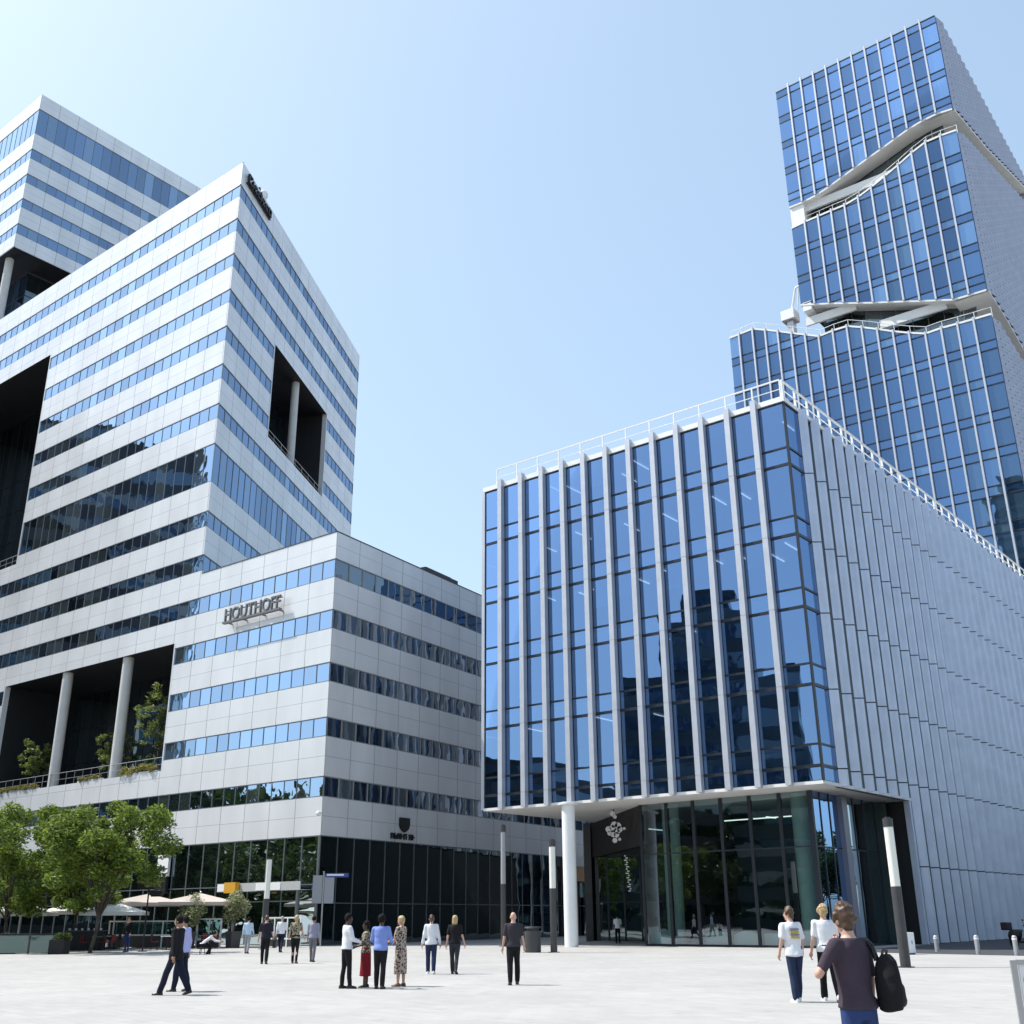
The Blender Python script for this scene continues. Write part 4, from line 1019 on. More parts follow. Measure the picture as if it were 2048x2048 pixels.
t = thing('direction_sign', (-12.3, 72.9, 0), 'grey double panel sign post with a small blue arm at the wing\'s corner', 'sign')
b = MB(); b.tube((0, 0, 0), (0, 0, 4.5), .05); b.build('post', M_STEEL, t, world=False)
for x in (-.38, .38):
    b = MB(); b.cube((x, 0, 3.4), (.62, .06, 1.7)); b.build('panel', mat('sign_grey', (0.30, 0.31, 0.34), 0.5), t, world=False)
b = MB(); b.cube((.85, -.02, 4.25), (1.5, .05, .26)); b.build('blue_arm', mat('sign_blue', (0.04, 0.06, 0.25), 0.5), t, world=False)
b = MB(); b.cube((.75, -.06, 4.27), (1.1, .02, .1)); b.build('arm_lettering', M_WHITE, t, world=False)
t = thing('far_shopfront', FB(37.5, .8, 0), 'small far shopfront with a white fascia and orange panel behind the entrance column', 'shopfront')
b = MB(); b.box(FB, 34.2, 42, .3, .9, 6.0, 6.9); b.build('fascia', M_WHITE, t)
b = MB(); b.box(FB, 34.4, 38.6, .3, .8, 4.7, 6.0); b.build('orange_panel', mat('shop_orange', (0.55, 0.30, 0.12), 0.5), t)
b = MB(); b.box(FB, 35.4, 37.6, .3, .7, 3.3, 4.6); b.build('window', G_SCREEN, t)
b = MB(); b.box(FB, 34.4, 35.3, .3, .75, 0, 4.7); b.box(FB, 37.7, 38.6, .3, .75, 0, 4.7); b.build('pier', mat('shop_stone', (0.2, 0.18, 0.15), 0.7), t)

# ---------------------------------------------------------------- cafe terrace
def parasol(loc, h, w, label, m, sq=True, rise=.55, rz=0.2):
    t = thing('parasol', loc, label, 'parasol', 'parasols on the cafe terrace', rz=rz)
    b = MB(); b.tube((0, 0, 0), (0, 0, h - .1), .045, seg=10); b.build('pole', M_STEEL, t, world=False)
    b = MB(); b.cube((0, 0, .06), (.7, .7, .12)); b.build('base', M_GREYP, t, world=False)
    k = 4 if sq else 8; a0 = math.pi / 4; rad = w / 2 * (1.414 if sq else 1.05)
    P = [(rad * math.cos(a0 + 2 * math.pi * i / k), rad * math.sin(a0 + 2 * math.pi * i / k), h - rise) for i in range(k)]
    b = MB()
    for i in range(k):
        p, q = Vector(P[i]), Vector(P[(i + 1) % k]); top = Vector((0, 0, h))
        N = 5
        for j in range(N):                      # cloth sags a little between the ribs
            f0, f1 = j / N, (j + 1) / N
            A, B_ = top.lerp(p, f0), top.lerp(q, f0); C_, D_ = top.lerp(q, f1), top.lerp(p, f1)
            sg = lambda f: Vector((0, 0, -.10 * math.sin(math.pi * f)))
            m0, m1 = (A + B_) / 2 + sg(f0) * f0, (C_ + D_) / 2 + sg(f1)
            if j == 0: b.poly([A, D_, m1]); b.poly([A, m1, C_])
            else: b.poly([A, D_, m1, m0]); b.poly([m0, m1, C_, B_])
        b.poly([p, q, q - Vector((0, 0, .2)), p - Vector((0, 0, .2))])
    b.build('canopy', m, t, world=False)
    b = MB()
    for p in P: b.tube((0, 0, h - .12), (p[0] * .97, p[1] * .97, p[2] - .05), .018, seg=5)
    b.ball((0, 0, h + .05), .07, 8, 6); b.build('ribs', M_STEEL, t, world=False)
m_bg = mat('beige_canvas', (0.50, 0.43, 0.38), 0.85, var=(1, .06)); m_wc = mat('white_canvas', (0.70, 0.69, 0.65), 0.85, var=(1, .06))
parasol((-19.9, 72.0, 0), 3.2, 4.6, 'big beige parasol nearest the potted olive shrubs', m_bg)
parasol((-23.6, 73.2, 0), 3.2, 4.6, 'big beige parasol behind the black terrace heater', m_bg)
parasol((-24.3, 69.5, 0), 2.65, 3.6, 'white parasol just right of the double-stemmed tree', m_wc)
parasol((-27.8, 72.5, 0), 2.75, 3.6, 'white parasol between the tree trunks, deepest on the terrace', m_wc)
parasol((-29.4, 68.0, 0), 2.65, 3.6, 'white parasol behind the green glass counter', m_wc)
parasol((-31.9, 66.5, 0), 2.55, 3.6, 'white parasol at the left edge of the photo', m_wc)
# black heater / light mast
t = thing('terrace_heater', (-20.6, 63.9, 0), 'thin black mast with two black heater hoods beside the double-stemmed tree', 'heater')
b = MB(); b.tube((0, 0, 0), (0, 0, 3.5), .045, seg=10); b.tube((0, 0, 0), (0, 0, .05), .25, seg=14); b.build('mast', M_BLACK, t, world=False)
b = MB(); b.tube((-.5, 0, 3.42), (.9, 0, 3.2), .03, seg=6); b.build('arm', M_BLACK, t, world=False)
for (x, z) in ((-.25, 3.45), (.45, 3.05)):
    b = MB(); b.cube((x, 0, z), (.72, .3, .28)); b.cube((x, 0, z - .17), (.6, .2, .06)); b.build('hood', M_BLACK, t, bevel=.03, world=False)
# glazed wind screens
def screen(loc, rz, n, wdt, h0, h1, label, glass, frame, solid=False):
    t = thing('wind_screen', loc, label, 'wind screen', 'wind screens round the terrace', rz=rz)
    f = MB(); g = MB(); k = MB()
    for i in range(n + 1): f.cube((i * wdt, 0, h1 / 2), (.09, .07, h1))
    for z in (h1 - .045, h0): f.cube((n * wdt / 2, 0, z), (n * wdt - .1, .06, .08))
    for i in range(n):
        g.cube((i * wdt + wdt / 2, 0, (h0 + h1) / 2), (wdt - .1, .02, h1 - h0 - .1))
        k.cube((i * wdt + wdt / 2, 0, h0 / 2), (wdt - .1, .03, h0 - .1))
    f.build('frame', frame, t, world=False); g.build('pane', glass, t, world=False); k.build('lower_panel', glass if not solid else M_GREYP, t, world=False)
screen((-25.5, 72.2, 0), R(-14), 4, 1.25, .75, 1.6, 'white framed wind screen with four panes left of the dark-suited man', G_SCREEN, M_WHITE, True)
screen((-19.6, 70.9, 0), R(-14), 2, .8, .5, 1.7, 'white framed wind screen beside the crouching person', G_SCREEN, M_WHITE, True)
screen((-31.5, 59.5, 0), R(14), 4, 2.0, .95, 1.0, 'low teal glass barrier at the left edge of the terrace', glass_mat('teal_barrier_glass', (0.7, 0.9, 0.88), (0.015, 0.045, 0.045), 0.16, vary=.2), M_GREYP)
screen((-15.9, 72.2, 0), R(-38), 3, 1.2, .5, 1.75, 'white framed wind screen under the glass canopy', G_SCREEN, M_WHITE, True)
# tables and chairs
def table(x, y, label, m):
    t = thing('cafe_table', (x, y, 0), label, 'table', 'cafe tables')
    b = MB(); b.tube((0, 0, .72), (0, 0, .75), .38, seg=20); b.build('tabletop', m, t, world=False)
    b = MB(); b.tube((0, 0, .03), (0, 0, .72), .035); b.tube((0, 0, 0), (0, 0, .03), .22, seg=14); b.build('leg', M_BLACK, t, world=False)
def chair_proto(m, label):
    t = thing('cafe_chair', (0, 0, 0), label, 'chair', 'cafe chairs')
    b = MB(); b.cube((0, 0, .45), (.42, .42, .04)); b.build('seat', m, t, world=False)
    b = MB(); b.cube((0, -.2, .68), (.40, .035, .34)); b.build('backrest', m, t, world=False)
    for x in (-.18, .18):
        for y in (-.18, .18):
            b = MB(); b.tube((x, y, 0), (x * .95, y * .95, .45 if y > 0 else .84), .016, seg=6); b.build('leg', M_BLACK, t, world=False)
    return t
m_red = mat('red_chair_paint', (0.16, 0.018, 0.018), 0.5); m_blk = mat('black_chair_wicker', (0.02, 0.02, 0.022), 0.7)
TB = [(-23.9, 66.0, 'small cafe table among red chairs, left of the standing customer'), (-20.1, 66.6, 'small cafe table among red chairs under the black heater'), (-25.9, 63.6, 'small cafe table between the two tree trunks'), (-24.6, 69.0, 'small cafe table under the white parasol by the wind screen'), (-28.0, 66.4, 'small cafe table behind the teal barrier'), (-30.4, 62.6, 'small cafe table at the far left behind the teal barrier'), (-18.6, 68.4, 'small cafe table nearest the crouching person')]
where = ['left of the standing customer', 'under the black heater mast', 'between the tree trunks', 'by the wind screen', 'behind the teal barrier', 'at the far left', 'nearest the crouching person']
pr = {}
sides = ('on the left of its table', 'behind its table', 'on the right of its table')
random.seed(8)
for i, (x, y, lab) in enumerate(TB):
    table(x, y, lab, M_WHITE if i % 2 else M_GREYP)
    red = i in (0, 1, 6)
    for k, a in enumerate((R(180), R(90), R(0))):
        px, py = x + .72 * math.cos(a), y + .72 * math.sin(a)
        label = '%s cafe chair %s, %s' % ('red' if red else 'black', sides[k], where[i])
        rz = a + R(90) + random.uniform(-.3, .3)
        if red not in pr:
            pr[red] = chair_proto(m_red if red else m_blk, label); pr[red].location = (px, py, 0); pr[red].rotation_euler = (0, 0, rz)
        else: copy_thing(pr[red], (px, py, 0), rz, label)
# service counter and stacked dark planters
t = thing('service_counter', (-25.0, 66.9, 0), 'dark service counter with white crockery under the trees', 'counter', rz=.15)
b = MB(); b.cube((0, 0, .52), (2.2, .7, 1.04)); b.build('body', M_BLACK, t, world=False)
b = MB(); b.cube((0, 0, 1.06), (2.4, .85, .05)); b.build('worktop', M_GREYP, t, world=False)
for i in range(6):
    b = MB(); b.loft([(-.9 + i * .35, .0, 1.085, .05, .05), (-.9 + i * .35, 0, 1.2, .08, .08)], 10); b.build('crockery', M_WHITE, t, world=False)
for i, (x, y, lab) in enumerate(((-23.7, 60.0, 'square dark planter box with low greenery at the foot of the nearest tree'), (-27.0, 61.2, 'square dark planter box with low greenery left of the nearest tree'))):
    t = thing('planter_box', (x, y, 0), lab, 'planter', 'planter boxes on the terrace'); random.seed(80 + i)
    b = MB(); b.cube((0, 0, .35), (.8, .8, .7)); b.build('box', M_BLACK, t, bevel=.02, world=False)
    b = MB(); leaves(b, [((random.uniform(-.3, .3), random.uniform(-.3, .3), .8), .25) for _ in range(6)], 500, .09); b.build('plant', L_TERR, t, world=False)
# ---------------------------------------------------------------- people
from mathutils import noise as mnoise
FOLD = [0.0]
def fuse(mb, m, voxel, smooth, name):
    """grow one continuous skin over overlapping tapered limbs"""
    o = bpy.data.objects.new('fuse', mb.mesh('fuse', m)); COL.objects.link(o)
    r = o.modifiers.new('r', 'REMESH'); r.mode = 'VOXEL'; r.voxel_size = voxel; r.use_smooth_shade = True
    s_ = o.modifiers.new('s', 'SMOOTH'); s_.factor = .5; s_.iterations = smooth
    bpy.context.view_layer.update()
    me = bpy.data.meshes.new_from_object(o.evaluated_get(bpy.context.evaluated_depsgraph_get()))
    old = o.data; bpy.data.objects.remove(o); bpy.data.meshes.remove(old)
    me.name = name
    me.materials.clear(); me.materials.append(m)
    if name in ('top', 'trousers', 'skirt', 'dress', 'hair'):
        k1, a1 = (26.0, .012) if name == 'hair' else (9.0, .016)
        n_ = len(me.vertices); co = np.empty(n_ * 3); nr = np.empty(n_ * 3)
        me.vertices.foreach_get('co', co); me.vertices.foreach_get('normal', nr)
        co = co.reshape(-1, 3); nr = nr.reshape(-1, 3); rg = np.random.RandomState(int(FOLD[0] * 10) % 9999)
        amp = np.zeros(n_)
        for _ in range(7):                      # creases: a few crossing waves of random direction
            d_ = rg.normal(size=3) * k1 * (1.0, 1.0, 1.6 if name == 'top' else .7); amp += np.sin(co @ d_ + rg.uniform(0, 6.28)) * rg.uniform(.3, 1)
        co += nr * (amp * a1 * .22)[:, None]
        me.vertices.foreach_set('co', co.ravel()); me.update()
        FOLD[0] += 7.3
    for p in me.polygons: p.use_smooth = True
    return me
def put(name, me, parent):
    o = bpy.data.objects.new(name, me); COL.objects.link(o); o.parent = parent; return o
def limb(b, pts, rad, seg=12):
    for p, q, r, s in zip(pts, pts[1:], rad, rad[1:]): b.tube(p, q, r, s, seg)
    for p, r in zip(pts, rad): b.ball(p, r, seg, 8)
SKIN = {'fair': mat('fair_skin', (0.55, 0.33, 0.25), 0.5), 'tan': mat('tan_skin', (0.36, 0.20, 0.13), 0.5), 'dark': mat('dark_skin', (0.075, 0.04, 0.026), 0.5)}
HAIR = {'black': mat('black_hair', (0.010, 0.008, 0.007), 0.8, 0, .15), 'brown': mat('brown_hair', (0.07, 0.035, 0.018), 0.5, var=(30, .4)), 'blond': mat('blond_hair', (0.42, 0.30, 0.15), 0.5, var=(30, .3)), 'grey': mat('grey_hair', (0.36, 0.34, 0.32), 0.6)}
def cloth(name, c, pat=None):
    if name in MATS: return MATS[name]
    m = mat(name, c, 0.85, 0, 0.2, bump=(14, 0.5), var=(5, 0.10))
    if pat:
        n, l = m.node_tree.nodes, m.node_tree.links; b = n['Principled BSDF']
        tc = n.new('ShaderNodeTexCoord'); v = n.new('ShaderNodeTexVoronoi'); v.inputs['Scale'].default_value = 17; l.new(tc.outputs['Object'], v.inputs['Vector'])
        g = n.new('ShaderNodeMath'); g.operation = 'GREATER_THAN'; g.inputs[1].default_value = .42
        l.new(v.outputs['Distance'], g.inputs[0])
        mx = n.new('ShaderNodeMix'); mx.data_type = 'RGBA'; mx.inputs[6].default_value = (*c, 1); mx.inputs[7].default_value = (*pat, 1)
        l.new(g.outputs[0], mx.inputs[0]); l.new(mx.outputs[2], b.inputs['Base Color'])
    return m
def person(loc, rz, H, label, top, bot, shoe, skin='fair', hair=('brown', 'short'), legs=((0, 0), (0, 0)), arms=((4, 8, 10), (4, 8, 10)), sleeve='short', lower='trousers', lean=0, head=(0, 0), female=False, loose=1.0, vox=.016, hem=.90, seat=None):
    """faces local +Y; legs = (thigh forward, knee bend) left/right; arms = (forward, outward, elbow bend) left/right"""
    t = thing('person', loc, label, 'person', 'people on the plaza', rz=R(rz)); k = H / 1.75
    t.scale = (k, k, k)
    sk = SKIN[skin]; HZ = .93; sw = .185 if not female else .165
    ln = R(lean)
    def T(p):
        x, y, z = p; dz = z - HZ
        return Vector((x, y + 0 + dz * math.sin(ln), HZ + dz * math.cos(ln)))
    L = []
    for s, (a, bnd) in zip((-1, 1), legs):
        a, bnd = R(a), R(bnd)
        hip = Vector((s * .088, 0, HZ - .02)); kn = hip + Vector((s * .008, math.sin(a), -math.cos(a))) * .43
        an = kn + Vector((0, math.sin(a - bnd), -math.cos(a - bnd))) * .41
        L.append([hip, kn, an, a - bnd])
    low = min(l[2].z for l in L) - .075
    dz = -low if seat is None else seat - (HZ - .1)
    sh = Vector((0, 0, dz))
    for l in L:
        for i in range(3): l[i] = l[i] + sh
    TT = lambda p: T(p) + sh
    A = []
    for s, ar in zip((-1, 1), arms):
        f, o_, e = R(ar[0]), R(ar[1]), R(ar[2]); inw = ar[3] if len(ar) > 3 else 0
        s0 = TT((s * sw, 0, 1.415))
        d = Vector((s * math.sin(o_) * math.cos(f), math.sin(f), -math.cos(f) * math.cos(o_)))
        el = s0 + d * .285
        d2 = Vector((d.x - s * inw, math.sin(f + e), -math.cos(f + e) * math.cos(o_))).normalized()
        if len(ar) > 4: d2 = (TT(ar[4]) - el).normalized()
        A.append([s0, el, el + d2 * .25, d2])
    nod, turn = R(head[0]), R(head[1])
    hc = TT((0, .02, 1.62))
    hx = lambda x, y, z: hc + Vector((x * math.cos(turn) - y * math.sin(turn), x * math.sin(turn) + y * math.cos(turn) + z * math.sin(nod) * .6, z - y * math.sin(nod) * .6))
    # one continuous body
    b = MB()
    tr = [(.84, .13, .10, 0), (.93, .165, .115, 0), (1.02, .150, .105, 0), (1.10, .135, .098, .0), (1.22, .155, .108, .008), (1.33, .168, .112, .008), (1.40, .165, .098, 0), (1.45, .10, .075, -.01), (1.50, .058, .058, -.005), (1.56, .054, .056, .005)]
    if female: tr = [(z, rx * (.92 if z > 1 else 1.0), ry, y) for z, rx, ry, y in tr]
    b.loft([(*TT((0, y, z)), rx, ry) for z, rx, ry, y in tr], 18)
    def orb(c, r): b.ball(c, r, 14, 10)
    orb(hx(0, 0, .02), (.076, .094, .105)); orb(hx(0, .018, -.045), (.058, .070, .068)); orb(hx(0, .045, -.085), (.034, .034, .028))
    orb(hx(0, .096, -.012), (.013, .020, .024)); orb(hx(0, .09, .015), (.010, .012, .02))
    for s in (-1, 1): orb(hx(s * .077, -.008, -.005), (.014, .022, .033))
    for hip, kn, an, sa in L: limb(b, [hip, (hip * .4 + kn * .6), kn, (kn * .6 + an * .4) + Vector((0, -.015, 0)), an], [.085, .068, .052, .052, .037])
    for s0, el, wr, d2 in A:
        limb(b, [s0, el, wr], [.052, .039, .028]); orb(wr + d2 * .045, (.036, .036, .036)); orb(wr + d2 * .075, (.036, .030, .034))
    me = fuse(b, sk, vox * .8, 3, 'person_body')
    # fingers, eyes and lips join the same mesh
    e = MB()
    for s, (s0, el, wr, d2) in zip((-1, 1), A):
        side = Vector((0, 1, 0)) - d2 * d2.y
        if side.length < .2: side = Vector((0, 0, 1)) - d2 * d2.z
        side.normalize(); nrm = d2.cross(side) * (-s)
        for i, (o_, ln_) in enumerate(((.026, .070), (.009, .078), (-.009, .074), (-.026, .058))):
            r0 = wr + d2 * .082 + side * o_
            p1 = r0 + d2 * ln_ * .45 + nrm * .004; p2 = p1 + d2 * ln_ * .33 + nrm * .018; p3 = p2 + d2 * ln_ * .18 + nrm * .022
            e.path([r0 - d2 * .02, p1, p2, p3], [.0095, .009, .008, .006], 6)
        q = wr + d2 * .03 + side * .03
        e.path([q, q + side * .028 + d2 * .025 + nrm * .01, q + side * .032 + d2 * .055 + nrm * .022], [.012, .011, .008], 6)
    for s in (-1, 1): e.ball(hx(s * .032, .083, .012), (.011, .008, .008), 8, 6, 1)
    e.ball(hx(0, .082, -.052), (.022, .010, .007), 8, 6, 2)
    fm = e.mesh('hands', [sk, M_BLACK, mat('lips', (0.35, 0.12, 0.10), 0.5)], smooth=True)
    bm = bmesh.new(); bm.from_mesh(me); bm.from_mesh(fm); bm.to_mesh(me); bm.free()
    me.materials.append(M_BLACK); me.materials.append(MATS['lips'])
    bpy.data.meshes.remove(fm); put('body', me, t)
    # garments
    def torso(z0, z1, grow, bb, flare=0):
        zz = [z for z in (.84, .93, 1.02, 1.10, 1.22, 1.33, 1.40, 1.45) if z0 < z < z1]
        R_ = []
        for z in [z0] + zz + [z1]:
            rx = float(np.interp(z, [r[0] for r in tr], [r[1] for r in tr])); ry = float(np.interp(z, [r[0] for r in tr], [r[2] for r in tr])); y = float(np.interp(z, [r[0] for r in tr], [r[3] for r in tr]))
            if not female and z < 1.2: rx = max(rx, .150)
            if z < 1.01: rx, ry = max(rx, .172), max(ry, .124)
            R_.append((*TT((0, y, z)), rx + grow + flare * max(0, 1.2 - z), ry + grow + flare * max(0, 1.2 - z)))
        bb.loft(R_, 20)
    b = MB(); g = .020 * loose
    torso(hem if lower != 'dress' else 1.0, 1.475, g, b, .05 * (loose - .9))
    for s0, el, wr, d2 in A:
        if sleeve == 'long': limb(b, [s0 - (s0 - TT((0, 0, 1.415))) * .2, s0, el, wr + (el - wr) * .06], [.066, .066, .053 * loose, .041 * loose])
        elif sleeve == 'short': limb(b, [s0 - (s0 - TT((0, 0, 1.415))) * .25, s0, s0.lerp(el, .4), s0.lerp(el, .76)], [.064, .064, .060, .053 * loose])
        else: b.ball(s0, .066)
    put('top', fuse(b, top, vox, 3, 'top'), t)
    b = MB()
    if lower == 'trousers':
        b.loft([(*TT((0, 0, z)), rx, ry) for z, rx, ry in ((.82, .14, .11), (.90, .178, .128), (.98, .172, .122), (1.03, .162, .115))], 18)
        for hip, kn, an, sa in L:
            lw = .062 * loose; limb(b, [hip, hip.lerp(kn, .5), kn, kn.lerp(an, .5) + Vector((0, -.012, 0)), an + Vector((0, 0, .015))], [.100, .086, lw, lw * .98, lw * .88])
        put('trousers', fuse(b, bot, vox, 3, 'trousers'), t)
    else:
        z1 = 1.06 if lower == 'skirt' else 1.30; zl = .30
        mid = (L[0][1] + L[1][1]) / 2; b.loft([(*(Vector((0, mid.y * .5 if z < .6 else 0, z))), rx, ry) for z, rx, ry in ((zl, .185, .165), (.6, .19, .155), (.9, .188, .14), (1.06, .155, .115)) + (((1.30, .165, .125),) if lower == 'dress' else ())], 22)
        put(lower, fuse(b, bot, vox, 3, lower), t)
    for s, (hip, kn, an, sa) in zip((-1, 1), L):
        b = MB(); tip = max(0, -sa - R(12)) * .9
        fwd = Vector((s * .12, math.cos(tip), -math.sin(tip))).normalized(); upv = Vector((0, math.sin(tip), math.cos(tip)))
        base = an - upv * .075
        for y, w, h in ((-.055, .036, .085), (0, .042, .09), (.07, .046, .062), (.135, .043, .05), (.175, .028, .042)): pass
        ring = []
        for y, w, h in ((-.075, .020, .05), (-.055, .036, .085), (0, .042, .095), (.07, .047, .065), (.135, .044, .05), (.172, .026, .036)):
            c = base + fwd * y; rgt = fwd.cross(upv).normalized()
            ring.append([c + rgt * w * x + upv * h * z for x, z in ((-1, 0), (1, 0), (1.0, .55), (.55, 1), (-.55, 1), (-1.0, .55))])
        for r0, r1 in zip(ring, ring[1:]):
            for i in range(6): b.poly([r0[i], r0[(i + 1) % 6], r1[(i + 1) % 6], r1[i]])
        b.poly(ring[0]); b.poly(ring[-1]); b.build('shoe', shoe, t, smooth=False, world=False)
    if hair[1] != 'bald':
        b = MB(); hb = MB(); hb.ball((0, 0, 0), 1, 20, 14)
        vs = []
        for v in hb.v:
            x, y, z = v[0] * .087, v[1] * .105 - .012, v[2] * .112 + .032
            if y > .03 and z < .055: y = .03 + (y - .03) * .15
            if z < -.045 and hair[1] == 'short': z = -.045 + (z + .045) * .3
            vs.append(hx(x, y, z))
        b.raw(vs, hb.f)
        if hair[1] in ('long', 'bob'):
            n_ = -.20 if hair[1] == 'long' else -.09
            b.loft([(*hx(0, -.045, n_), .055, .03), (*hx(0, -.05, n_ * .5), .085, .05), (*hx(0, -.03, 0), .088, .08), (*hx(0, -.02, .06), .07, .07)], 16)
        if hair[1] == 'mop':
            rs_ = random.Random(4)
            for _ in range(46):
                th, ph = rs_.uniform(0, 6.28), rs_.uniform(-.35, 1.5)
                d_ = Vector((math.cos(th) * math.cos(ph), math.sin(th) * math.cos(ph), math.sin(ph)))
                if d_.y > .35 and d_.z < .35: continue
                b.ball(hx(d_.x * .084, d_.y * .100 - .014, d_.z * .108 + .034), rs_.uniform(.018, .032), 8, 6)
            b.ball(hx(0, -.055, -.05), (.062, .045, .05), 12, 8)
        if hair[1] == 'bun': b.ball(hx(0, -.12, .03), .04); b.tube(hx(0, -.11, -.01), hx(0, -.12, -.16), .03, .012)
        if hair[1] == 'afro': b.ball(hx(0, -.02, .05), (.105, .11, .11), 16, 12)
        put('hair', fuse(b, HAIR[hair[0]], .011, 1, 'hair'), t)
    return t, TT, A, L, hx
W_ = cloth('white_cotton', (0.72, 0.72, 0.74)); BLK = cloth('black_cloth', (0.012, 0.012, 0.014)); NAVY = cloth('navy_cloth', (0.014, 0.017, 0.035)); DENIM = cloth('dark_denim', (0.022, 0.034, 0.075)); LAV = cloth('lavender_cotton', (0.42, 0.42, 0.70)); BLUE = cloth('sky_blue_cotton', (0.20, 0.28, 0.62)); PALEB = cloth('pale_blue_cotton', (0.46, 0.58, 0.72))
GREYC = cloth('grey_cloth', (0.16, 0.165, 0.18)); CHAR = cloth('charcoal_tee', (0.04, 0.037, 0.043)); PLUM = cloth('plum_tee', (0.055, 0.040, 0.055)); JEAN = cloth('blue_jeans', (0.03, 0.055, 0.16)); RED = cloth('dark_red_skirt', (0.20, 0.012, 0.022)); PAT = cloth('patterned_dress', (0.03, 0.027, 0.026), (0.42, 0.33, 0.27)); PAT2 = cloth('patterned_blouse', (0.03, 0.03, 0.025), (0.30, 0.26, 0.18)); GRL = cloth('grey_lavender_cotton', (0.28, 0.28, 0.36))
SB = mat('black_leather', (0.012, 0.011, 0.011), 0.4); SW = mat('white_trainers', (0.7, 0.7, 0.7), 0.5); SBR = mat('brown_leather', (0.10, 0.05, 0.03), 0.5)
stand = ((2, 2), (-2, 2)); walkL = ((20, 6), (-18, 14)); walkR = ((-18, 14), (20, 6))
person((-7.9, 27.0, 0), 78, 1.76, 'man in a black jacket striding left in the foreground', BLK, NAVY, SB, 'tan', ('black', 'short'), ((22, 5), (-18, 12)), ((-12, 8, 8), (14, 8, 16)), 'long', loose=1.25, hem=.80)
person((-8.13, 28.3, 0), 74, 1.72, 'man in a lavender shirt walking close behind the black-jacketed man', LAV, NAVY, SB, 'tan', ('black', 'short'), ((10, 5), (-8, 8)), ((4, 8, 20), (-6, 8, 10)), 'long', loose=1.1)
person((-15.6, 57.6, 0), -80, 1.75, 'person in a white shirt bent over on a low seat beside the olive shrub', W_, BLK, SB, 'tan', ('black', 'short'), ((72, 78), (62, 84)), ((50, 8, 30), (50, 8, 30)), 'long', lean=52, seat=.42)
t = thing('low_stool', (-15.6, 57.6, 0), 'low black stool under the bent-over person in white', 'stool')
b = MB(); b.tube((0, 0, .28), (0, 0, .33), .2, seg=16); b.build('seat', M_BLACK, t, world=False)
for a in range(3):
    b = MB(); b.tube((.16 * math.cos(a * 2.1), .16 * math.sin(a * 2.1), 0), (.12 * math.cos(a * 2.1), .12 * math.sin(a * 2.1), .28), .018, seg=6); b.build('leg', M_BLACK, t, world=False)
person((-21.2, 63.0, 0), 170, 1.76, 'customer in a black top and blue jeans standing among the cafe chairs', BLK, JEAN, SB, 'fair', ('brown', 'short'), stand, ((10, 6, 20), (5, 6, 8)), 'long')
person((-13.65, 58.8, 0), 0, 1.74, 'man in a pale blue shirt and light grey trousers walking away past the olive shrub', PALEB, cloth('light_grey_cloth', (0.32, 0.33, 0.35)), SB, 'fair', ('black', 'short'), ((10, 4), (-10, 8)), ((-8, 8, 10), (10, 8, 18)), 'long')
person((-9.74, 45.0, 0), 8, 1.77, 'man in dark navy clothes walking away with a bag at his right side', cloth('dark_navy_tee', (0.02, 0.018, 0.03)), BLK, SB, 'fair', ('brown', 'short'), ((10, 4), (-10, 12)), ((8, 10, 14), (-4, 12, 8)), 'short', loose=1.15)
person((-12.3, 60.6, 0), 0, 1.80, 'man in a white shirt and dark trousers walking towards the glass canopy', W_, NAVY, SB, 'fair', ('grey', 'short'), walkL, ((-10, 8, 10), (12, 8, 18)), 'long')
person((-8.62, 45.3, 0), 0, 1.77, 'blond woman in a patterned top and black trousers walking away', PAT2, BLK, SBR, 'fair', ('blond', 'bob'), ((8, 4), (-8, 8)), ((8, 16, 40), (8, 14, 30)), 'short', female=True)
person((-8.2, 46.8, 0), -6, 1.75, 'man in a grey-lavender shirt and grey trousers beside the woman in a patterned top', GRL, GREYC, SB, 'tan', ('black', 'short'), ((12, 4), (-8, 8)), ((8, 8, 12), (-8, 8, 12)), 'long')
person((-4.22, 29.0, 0), -62, 1.74, 'man in a white shirt and slim black trousers, tallest of the talking group', W_, BLK, SB, 'dark', ('black', 'short'), ((-3, 2), (8, 4)), ((18, 8, 62, .3), (14, 8, 58, .3)), 'long')
person((-3.78, 29.35, 0), 95, 1.56, 'woman in a long dark red skirt standing behind the man in the white shirt', PAT2, RED, SB, 'dark', ('black', 'bob'), stand, ((12, 6, 60, .3), (12, 6, 60, .3)), 'short', lower='skirt', female=True)
person((-3.34, 28.75, 0), -10, 1.70, 'person in a bright blue shirt in the talking group', BLUE, BLK, SB, 'dark', ('black', 'afro'), ((3, 3), (-3, 3)), ((12, 14, 60, .35), (12, 14, 60, .35)), 'long', loose=1.1)
person((-2.93, 29.7, 0), 62, 1.68, 'red-haired woman in a long patterned dress, rightmost of the talking group', PAT, PAT, SBR, 'fair', ('blond', 'bob'), stand, ((14, 8, 66, .3), (14, 8, 66, .3)), 'short', lower='dress', female=True, loose=.95)
person((-2.62, 36.1, 0), 4, 1.72, 'woman in a loose white sweater and blue skinny jeans walking away', W_, DENIM, SW, 'fair', ('brown', 'bun'), ((9, 3), (-9, 6)), ((2, 12, 8), (2, 12, 8)), 'long', female=True, loose=1.15, hem=.86)
person((-1.88, 36.0, 0), -6, 1.71, 'blond long-haired woman in a black T-shirt and dark jeans walking away', BLK, cloth('washed_black_denim', (0.035, 0.035, 0.045)), SB, 'fair', ('blond', 'long'), ((14, 5), (-12, 18)), ((-8, 10, 8), (8, 14, 10)), 'short', female=True)
